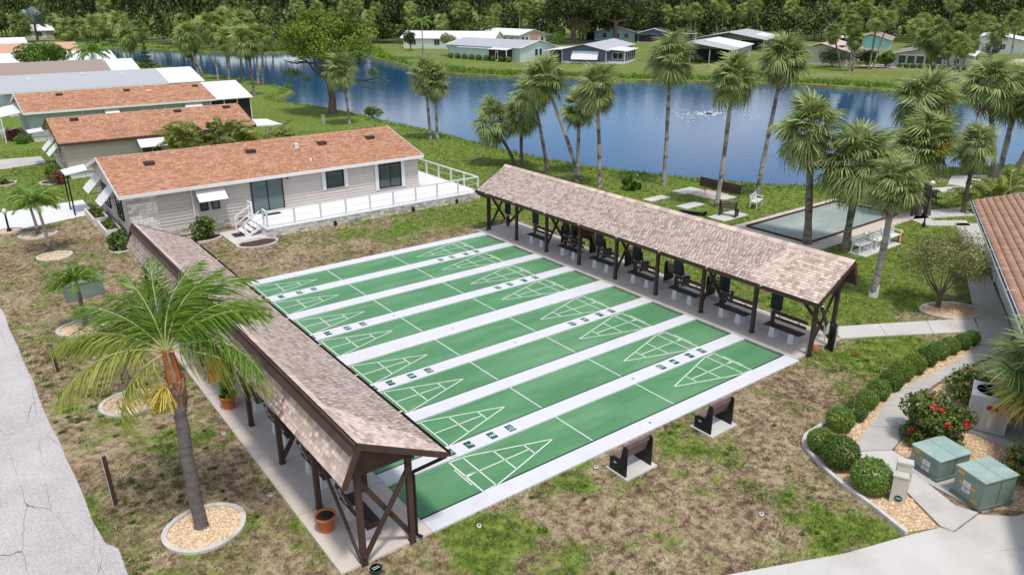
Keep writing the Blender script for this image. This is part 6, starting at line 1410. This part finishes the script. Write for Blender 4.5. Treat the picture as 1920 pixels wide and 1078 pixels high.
branch(mb, Vector((0,0,4.3)), (R_*.95-Vector((0,0,.10))).normalized(), 4.6, .16, 2); branch(mb, Vector((0,0,4.8)), (R_*.9+Vector((0,0,.12))).normalized(), 3.6, .14, 2); build('dead_limb', mb, MAT['trunk_dark'], pine)
mb = MB(); branch(mb, Vector((0,0,4.6)), (-R_*.8+Vector((0,0,.3))).normalized(), 3.5, .18, 1); build('limb', mb, MAT['bark'], pine)
V, F, v = leafcloud(411, [(-R_.x*4.2,-R_.y*4.2,4.6,1.2,1.2,.5),(-R_.x*3.8-1,-R_.y*3.8,3.3,.7,.7,.35),(-R_.x*2.6,-R_.y*2.6,3.9,.5,.5,.4),(R_.x*5.2,R_.y*5.2,4.7,.8,.8,.5)], 700, .3, .3, .2, .35); link('low_foliage', npmesh('low_foliage', V, F, MAT['pine'], v), pine)
leafy('oak_tree','massive dark oak with pale leaning trunk behind the mint and blue houses',148,162,9.5,(10,10,4.5),36,3.3,9000,.75,'oak',.75,4.5,420,zs=.7)
leafy('oak_tree','dark oak crown reaching over the pale blue house roof',166,163,10.5,(9,9,4),30,3.0,7000,.75,'oak',.6,5.5,424,zs=.7)
leafy('small_tree','small bushy tree with bare trunk left of the mint house',91.5,141.7,3.6,(1.7,1.7,1.9),12,1.0,1600,.35,'olive',.16,1.4,430)
leafy('small_tree','dark round tree at the left end of the long white house',94,164,2.9,(1.9,1.9,1.6),12,1.1,1500,.38,'oak',.16,1.2,434)
leafy('round_tree','broad round dark yellowish tree in front of the white roofed houses at the left',7.4,128.5,4.5,(3.9,2.6,1.9),32,1.3,6500,.36,'hedge',.22,1.2,440,zs=.7)
leafy('ficus_bush','dark dense bush in front of the pink roofed house',133.5,69.5,1.9,(2.4,2.4,1.3),16,1.2,2600,.30,'oak',.1,.4,446,cat='bush')
leafy('ficus_bush','dark bush between the palms left of the grey five window house',137,64.5,1.7,(2.4,2.2,1.3),16,1.1,2400,.30,'oak',.1,.4,448,cat='bush')
leafy('shrub','bright green broad leaved shrub between the palms by the grey house',139.5,62,1.6,(1.5,1.5,1.4),10,.8,900,.6,'shrub',.08,.4,450,cat='bush',aspect=.35)
leafy('dwarf_tree','small yellow green tuft tree on the lawn behind the beige house roof',28.1,56.7,1.75,(.75,.75,.5),9,.45,700,.22,'shrub',.09,.9,452,bark='trunk_pale')
leafy('olive_tree','bushy olive leaved tree in the kerbed bed beside the path',25.25,-1.2,1.95,(2.0,2.0,1.75),46,.6,12000,.11,'olive',.10,.55,460,flat=.1,shell=.3,aspect=.4)
t = thing('conifer', 'narrow dark conifer between the palms on the left bank', 'tree', (26.6,147,0)); bl = [(0,0,.8+.75*k,1.5-.24*k,1.5-.24*k,.32) for k in range(6)]; V, F, v = leafcloud(470, bl, 1500, .32, .2, .5, .4); link('crown', npmesh('crown', V, F, MAT['oak'], v), t); mb = MB(); mb.tube([(0,0,-.1),(0,0,5.3)],[.14,.03],6); build('trunk', mb, MAT['bark'], t)
for k, (x, y, R__, lab) in enumerate(((110,116,1.3,'green garden bush between the mint and the slate blue house'),(118.5,96.5,1.4,'round green bush right of the sunroom on the far shore'),(119,91,1.1,'small bush at the left of the open porch house'),(150,93,1.8,'dense green bush behind the open porch house roof'),(148,86,1.6,'green bush between the open porch house and the pink roof'),(152,79,1.9,'tall green bush at the right of the open porch house'),(140.5,70.5,1.8,'dark green bush before the right end of the pink roof'),(143.5,64.2,1.5,'low green bush left of the grey five window house'),(160,118,2.0,'bush in the shade of the carport behind the porch house'),(157,130,2.2,'green bush beside the grey blue carport house'),(170,72,2.2,'leafy bush behind the grey house before the teal house'),(185,62,2.0,'dark bush before the white house at the far right'),(139,158,2.6,'bush under the massive oak beside the brick gable'))):
    leafy('garden_bush', lab, x, y, R__*.8, (R__*.8,R__*.8,R__*.6), 10, R__*.55, 900, .34, ('shrub','hedge','oak')[k%3], .08, .3, 480+k*3, cat='bush')
def shrub(x, y, rx, ry, h, n, size, mat, label, seed, z0=0., flower=None, nf=0, name='shrub', group=None, fs=.12):
    t = thing(name, label, 'bush', (x,y,z0), 0, group); bl = [(q[0],q[1],q[2]+h*.5,*q[3:]) for q in blobs_in(seed, 12, (rx*.8,ry*.8,h*.42), min(rx,h)*.42, .9)]; q_ = min(rx,h)*.40
    bl += [(math.cos(a*1.05)*max(.01,rx-q_)*.85, math.sin(a*1.05)*max(.01,ry-q_)*.85, q_*.75, q_, q_, q_*.9) for a in range(6)]
    V, F, v = leafcloud(seed+1, bl, n, size, .5, .35, .5); link('foliage', npmesh('foliage', V, F, MAT[mat], v), t)
    mb = MB()
    for q in bl[:7]: mb.tube([(q[0]*.15,q[1]*.15,-.05),(q[0]*.5,q[1]*.5,q[2]*.5),(q[0],q[1],q[2])],[.03,.02,.008],5)
    build('stems', mb, MAT['bark'], t)
    if flower:
        rs = np.random.default_rng(seed+5)
        V, F, v = leafcloud(seed+5, bl, 4, .1, 1.0); P = []
        for k in range(nf):
            q = bl[rs.integers(len(bl))]; d = Vector(rs.normal(size=3)).normalized(); d.z = abs(d.z)*.9; toc = -FWD*.6; d = (d+toc).normalized(); P.append((q[0]+d.x*q[3]*1.05, q[1]+d.y*q[4]*1.05, q[2]+d.z*q[5]*1.05))
        V, F, v = leafcloud(seed+6, [(*p,fs*.5,fs*.5,fs*.4) for p in P], nf*16, fs*.55, .3, .3, .8); fm = npmesh('flower', V, F, MAT[flower], v)
        for k in range(nf):
            Vk, Fk, vk = leafcloud(seed+9+k, [(0,0,0,fs*.5,fs*.5,fs*.4)], 16, fs*.6, .3, .3, .8); link('flower', npmesh('flower', Vk, Fk, MAT[flower], vk), t, P[k])
    return t
shrub(14.15,-6.15,1.0,1.0,1.95,6000,.14,'ixora','big rounded bush with bright red flowers beside the pale box and air conditioner',500,0,'petal',26,fs=.19)
shrub(14.6,-8.75,1.0,.9,1.15,2800,.13,'ixora','bush with coral red flowers behind the bigger green box under the fan palm',520,0,'petal',16,fs=.18)
shrub(18.0,-5.6,1.2,.6,1.0,2200,.13,'ixora','leafy bush with few coral flowers at the end of the path behind the air conditioner',540,0,'coral',8)
shrub(2.8,28.55,.8,.6,1.35,900,.2,'shrub','leafy green bush in the mulch bed by the house wall',560); shrub(-1.4,29.25,.6,.6,1.3,700,.2,'shrub','glossy green bush at the house corner behind the shelter roof',565)
for k, (x,y,l) in enumerate(((-1.15,32.9,'low green plants in the nearer stone planter'),(-1.2,36.3,'low green plants in the farther stone planter'))): shrub(x,y,.35,1.1,.5,500,.12,'shrub',l,570+k*4,.4)
shrub(-1.7,50.5,.6,1.8,1.3,900,.2,'shrub','tall green plants along the gable wall of the tan house',580); shrub(-1.6,48.8,.6,.6,.9,500,.17,'redleaf','red leaved plant at the corner of the tan house',584)
shrub(-2.2,72.5,.7,1.6,1.2,700,.22,'redleaf','dark reddish shrubs at the front of the sage house',588); shrub(-1.8,69.6,.7,.8,.9,500,.2,'shrub','green shrub at the corner of the sage house',592)
shrub(-4.9,51.3,.55,.55,.45,260,.15,'shrub','low green plants in the round mulch bed by the road',596); shrub(-2.12,8.75,.32,.32,.75,260,.2,'shrub','leafy plant growing in the half hidden terracotta pot',598,.45)
shrub(30.4,22.3,.75,.7,1.25,260,.5,'shrub','clump of big paddle leaves on the bank near the tall palm',602)
shrub(17.95,-1.55,.12,.12,.2,30,.08,'shrub','small plant with one orange flower in the grass at the shelter end',606,0,'coral',3,fs=.14)
def hedge_mesh(seed):
    bl = [(0,0,0,.5,.5,.47)]; V, F, v = leafcloud(seed, bl, 5200, .042, .95, .35, .7); V2, F2, v2 = leafcloud(seed+1, bl, 600, .11, .70, .1, .8)
    V = np.concatenate([V, V2]); F = np.concatenate([F, F2+len(F)*4]); return npmesh('foliage', V, F, MAT['hedge'], np.concatenate([v, v2*.8]))
HM = [hedge_mesh(610+3*k) for k in range(3)]
words = ['first','second','third','fourth','fifth','sixth','seventh','eighth','ninth','tenth','eleventh','twelfth','thirteenth','fourteenth','last']
for k, (x, y, r_) in enumerate([(10.42,-6.30,.62),(10.82,-5.15,.62),(11.1,-4.40,.52),(12.65,-4.08,.54),(13.65,-4.05,.5),(14.6,-3.88,.5),(15.5,-3.78,.54),(16.5,-3.7,.56),(17.45,-3.58,.58),(18.35,-3.58,.56),(19.3,-3.55,.55),(20.2,-3.55,.53),(21.0,-3.6,.5),(21.8,-3.7,.46),(22.5,-3.74,.44)]):
    t = thing('hedge_ball', f'clipped round shrub in the curving row beside the walk, {words[k]} from the cream utility cabinet', 'bush', (x,y,0), k*1.3, 'clipped round shrubs along the walk'); g_ = r_*(.97 if k < 2 else .90 if k < 4 else .80); link('foliage', HM[k%3], t, (0,0,g_*.82), (0,0,0), (g_*1.72, g_*1.72, g_*1.66))
    mb = MB(); mb.tube([(0,0,-.05),(0,0,r_*.9)],[.05,.03],6); build('stem', mb, MAT['bark'], t)
for k in range(9):
    x, y = 89.4+.36*k+.0*k, 135.5-2.25*k; t = thing('round_bush', f'dark clipped bush before the mint house, {words[k]} from its left corner', 'bush', (x-1.4,y,0), 0, 'bushes before the mint house'); link('foliage', HM[k%3], t, (0,0,.55), (0,0,k), 1.25)
for k in range(10):
    p = Vector((147.2,50))+Vector((-.34,.94))*(1+1.2*k); t = thing('low_bush', f'low clipped bush under the grey house windows, {words[k]} from the right', 'bush', (p.x-.6,p.y-.2,0), 0, 'bushes before the grey house'); link('foliage', HM[k%3], t, (0,0,.4), (0,0,k), .9)

# ------------------------------------------------------------------ the wood behind everything
FR = np.random.default_rng(77)
def forest_tree(seed, n, dense=True):
    bl = blobs_in(seed, 13, (3.6,3.6,3.8), 1.9, .9); bl = [(b[0],b[1],b[2]+6.,*b[3:]) for b in bl]
    return leafcloud(seed+1, bl, n, .8, .7, .35, .75)
FT_ = [forest_tree(700+5*k, 620) for k in range(5)]
palmV = []
for me in FARCROWN[:2]:
    n_ = len(me.vertices); co = np.empty(n_*3, np.float32); me.vertices.foreach_get('co', co); ls = np.empty(len(me.loops), np.int32); me.loops.foreach_get('vertex_index', ls); vv = np.empty(len(me.polygons), np.float32); me.attributes['v'].data.foreach_get('value', vv); palmV.append((co.reshape(-1,3), ls.reshape(-1,4), vv))
Vs, Fs, vs_, off = [], [], [], 0
def front(az):          # distance of the wood's edge from the camera by bearing
    return np.interp(az, [8,17,22,28,34,40,46,52,58,62,65.5,69,72,75,78,81,82.6,83,86,86.5,90,100], [300,285,262,262,262,252,256,246,238,238,240,214,212,232,262,276,285,322,322,285,280,280])
spots = []
for row in range(7):
    az = 8.
    while az < 100:
        d_ = front(az)+row*7.5+FR.uniform(-3,3); spots.append((az+FR.uniform(-.4,.4), d_, row)); az += math.degrees(5.6/d_)*(1 if row < 4 else 1.25)
TRUNKS = MB()
for az, d_, row in spots:
    x, y = CAM.x+d_*math.cos(rad(az)), CAM.y+d_*math.sin(rad(az)); hs = FR.uniform(.9,1.2)*(1.22+.14*row); V, F, v = FT_[FR.integers(5)]
    if row == 0 and FR.random() < .6: hs *= .6
    a = FR.uniform(0,6.28); c, s = math.cos(a), math.sin(a); w_ = FR.uniform(.9,1.15); V2 = np.stack([(V[:,0]*c-V[:,1]*s)*w_+x, (V[:,0]*s+V[:,1]*c)*w_+y, (V[:,2]-(2.2 if row < 2 else 0))*hs+.4*row],1)
    Vs.append(V2); Fs.append(F+off); vs_.append(np.clip(v+FR.normal(.03,.17)-.02*row,0,1)); off += len(V2)
    if row == 0 and FR.random() < .25: TRUNKS.tube([(x,y,0),(x+FR.uniform(-.6,.6),y,6*hs)],[.3,.18],5,cap=False,v=FR.uniform(.6,1.8))
wood = link('wood', npmesh('wood', np.concatenate(Vs), np.concatenate(Fs), MAT['forest'], np.concatenate(vs_))); wood['kind'] = 'stuff'
build('wood_trunks', TRUNKS, MAT['bark'])['kind'] = 'stuff'
Vs, Fs, vs_, off = [], [], [], 0; TRUNKS = MB()
for k in range(95):       # cabbage palms mixed into the edge of the wood
    az = FR.uniform(20,64) if k % 5 else FR.uniform(64,86); d_ = front(az)-FR.uniform(-2,4); x, y = CAM.x+d_*math.cos(rad(az)), CAM.y+d_*math.sin(rad(az)); h_ = FR.uniform(4.5,11.5); V, F, v = palmV[k%2]; a = FR.uniform(0,6.28); c, s = math.cos(a), math.sin(a); w_ = FR.uniform(1.1,1.5)
    Vs.append(np.stack([(V[:,0]*c-V[:,1]*s)*w_+x,(V[:,0]*s+V[:,1]*c)*w_+y,V[:,2]*w_+h_],1)); Fs.append(F+off); vs_.append(np.clip(v+FR.normal(-.08,.12),0,1)); off += len(V)
    TRUNKS.tube([(x,y,0),(x,y,h_)],[.2,.16],5,cap=False,v=FR.uniform(.7,1.3))
link('wood_palms', npmesh('wood_palms', np.concatenate(Vs), np.concatenate(Fs), MAT['sabal_far'], np.concatenate(vs_)))['kind'] = 'stuff'; build('wood_palm_trunks', TRUNKS, MAT['trunk'])['kind'] = 'stuff'
def wood_tree(x, y, h, seed, R=4.5, n=1500, lab=None):
    return leafy('wood_tree', lab, x, y, h*.62, (R,R,h*.33), 18, R*.42, n, .6, 'forest', .35, h*.4, seed, group='trees at the edge of the wood')

# ------------------------------------------------------------------ grass
GR = np.random.default_rng(21)
def tufts(name, x0, x1, y0, y1, per, h, w, seed, mat='blade', blades=3, mask=None, cone=True, vr=(.6,1.55)):
    n = int((x1-x0)*(y1-y0)*per); x = GR.uniform(x0,x1,n); y = GR.uniform(y0,y1,n)
    dx_, dy_ = x-CAM.x, y-CAM.y; f = dx_*FWD.x+dy_*FWD.y; rr_ = dx_*R_.x+dy_*R_.y; k = (f > 2)&(np.abs(rr_) < f*.76+4); x, y = x[k], y[k]
    k = ~pip(x, y, POND)
    for P in PAVED:
        P_ = np.array(P); bb = (x > P_[:,0].min()-.01)&(x < P_[:,0].max()+.01)&(y > P_[:,1].min()-.01)&(y < P_[:,1].max()+.01)&k
        if bb.any(): ii = np.where(bb)[0]; k[ii[pip(x[ii], y[ii], P)]] = False
    if mask is not None: k &= mask(x, y)
    x, y = x[k], y[k]; n = len(x); N_ = n*blades
    bx_ = np.repeat(x, blades)+GR.normal(0,w*1.2,N_); by_ = np.repeat(y, blades)+GR.normal(0,w*1.2,N_); a = GR.uniform(0,6.28,N_); hh = h*GR.uniform(.3,1.5,N_)*np.repeat(GR.uniform(.5,1.3,n), blades); ww = w*GR.uniform(.6,1.3,N_); le = hh*GR.uniform(.2,1.1,N_); la = GR.uniform(0,6.28,N_)
    V = np.empty((N_,3,3)); V[:,0,0] = bx_-np.cos(a)*ww*.5; V[:,0,1] = by_-np.sin(a)*ww*.5; V[:,0,2] = -.005; V[:,1,0] = bx_+np.cos(a)*ww*.5; V[:,1,1] = by_+np.sin(a)*ww*.5; V[:,1,2] = -.005; V[:,2,0] = bx_+np.cos(la)*le; V[:,2,1] = by_+np.sin(la)*le; V[:,2,2] = hh
    o = link(name, npmesh(name, V.reshape(-1,3), np.arange(N_*3).reshape(-1,3), MAT[mat], GR.uniform(*vr,N_))); o['kind'] = 'stuff'; return N_
def clumps(name, n, x0, x1, y0, y1, rmax, per, h, w, far):
    cx_ = GR.uniform(x0,x1,n); cy_ = GR.uniform(y0,y1,n); k = np.hypot(cx_-CAM.x, cy_-CAM.y) < far
    k &= (np.sin(cx_*.9+1.3*np.sin(cy_*.55))+np.sin(cy_*.8+1.7*np.sin(cx_*.4)) > -.5)
    for P in PAVED: k &= ~pip(cx_, cy_, [(q[0], q[1]) for q in P])
    k &= ~pip(cx_, cy_, POND); cx_, cy_ = cx_[k], cy_[k]; n = len(cx_); N_ = n*per; rr = np.repeat(rmax*GR.uniform(.25,1,n)**1.5, per); a = GR.uniform(0,6.28,N_); q = np.sqrt(GR.random(N_))*rr
    bx_ = np.repeat(cx_, per)+np.cos(a)*q*1.3; by_ = np.repeat(cy_, per)+np.sin(a)*q; ok = np.ones(N_, bool)
    for P in PAVED: ok &= ~pip(bx_, by_, P)
    bx_, by_ = bx_[ok], by_[ok]; N_ = len(bx_); a = GR.uniform(0,6.28,N_); hh = h*GR.uniform(.4,1.3,N_); le = hh*GR.uniform(.3,1.2,N_); la = GR.uniform(0,6.28,N_); V = np.empty((N_,3,3))
    V[:,0,0] = bx_-np.cos(a)*w*.5; V[:,0,1] = by_-np.sin(a)*w*.5; V[:,0,2] = -.005; V[:,1,0] = bx_+np.cos(a)*w*.5; V[:,1,1] = by_+np.sin(a)*w*.5; V[:,1,2] = -.005; V[:,2,0] = bx_+np.cos(la)*le; V[:,2,1] = by_+np.sin(la)*le; V[:,2,2] = hh
    o = link(name, npmesh(name, V.reshape(-1,3), np.arange(N_*3).reshape(-1,3), MAT['clump'], GR.uniform(0,1,N_))); o['kind'] = 'stuff'
clumps('grass_clumps', 1500, -7, 21, -9, 27, .30, 70, .07, .026, 34); clumps('grass_clumps', 500, -7, 6, -1, 26, .22, 70, .07, .026, 34)
cam_d = lambda x, y: np.hypot(x-CAM.x, y-CAM.y)
tufts('grass', -7.2, 21, -12, 8, 230, .06, .019, 1, mask=lambda x, y: cam_d(x,y) < 27)
tufts('grass', -8, 36, -8, 34, 75, .065, .032, 2, mask=lambda x, y: (cam_d(x,y) >= 26.5)&(cam_d(x,y) < 47))
tufts('grass', -8, 60, -6, 66, 16, .08, .07, 3, mask=lambda x, y: (cam_d(x,y) >= 46.5)&(cam_d(x,y) < 80))
seg = np.array(POND)
def near_pond(x, y, r_):
    d = np.full(x.shape, 1e9)
    for p in seg: d = np.minimum(d, np.hypot(x-p[0], y-p[1]))
    return d < r_
def bank(name, x0, x1, y0, y1, per, h, w, r_, mat='bankgrass'):
    tufts(name, x0, x1, y0, y1, per, h, w, 5, mat, 3, lambda x, y: near_pond(x, y, r_), vr=(0.,1.))
bank('bank_grass', 62, 112, 40, 140, 7, .55, .28, 4.5); bank('bank_grass', 26, 64, 5, 140, 9, .20, .10, 1.5); bank('bank_grass', 26, 95, 138, 240, 2.0, .6, .4, 3.5)
# fountain splash in the pond
t = thing('fountain', 'low bubbling fountain ring throwing white ripples in the pond', 'fountain', (67,45.2,-.5)); mb = MB(); mb.lathe([(.5,-.2),(.5,.06),(.3,.1)], n=14); build('float', mb, MAT['black'], t)
k = 150; r__ = np.abs(GR.normal(0,2.4,k)); a = GR.uniform(0,6.28,k); V = np.empty((k,4,3)); sx_ = GR.uniform(.03,.17,k); sy_ = GR.uniform(.015,.04,k); cx = np.cos(a)*r__*1.5; cy = np.sin(a)*r__
for j, (u_, w_) in enumerate(((-1,-1),(1,-1),(1,1),(-1,1))):
    V[:,j,0] = cx+R_.x*u_*sx_-R_.y*w_*sy_; V[:,j,1] = cy+R_.y*u_*sx_+R_.x*w_*sy_; V[:,j,2] = .012+.02*(j>1)
o = link('foam_sparkle', npmesh('foam_sparkle', V.reshape(-1,3), np.arange(k*4).reshape(-1,4), MAT['white']), t); o['kind'] = 'stuff'  # white flecks paint the sparkle on the ripples along with foam
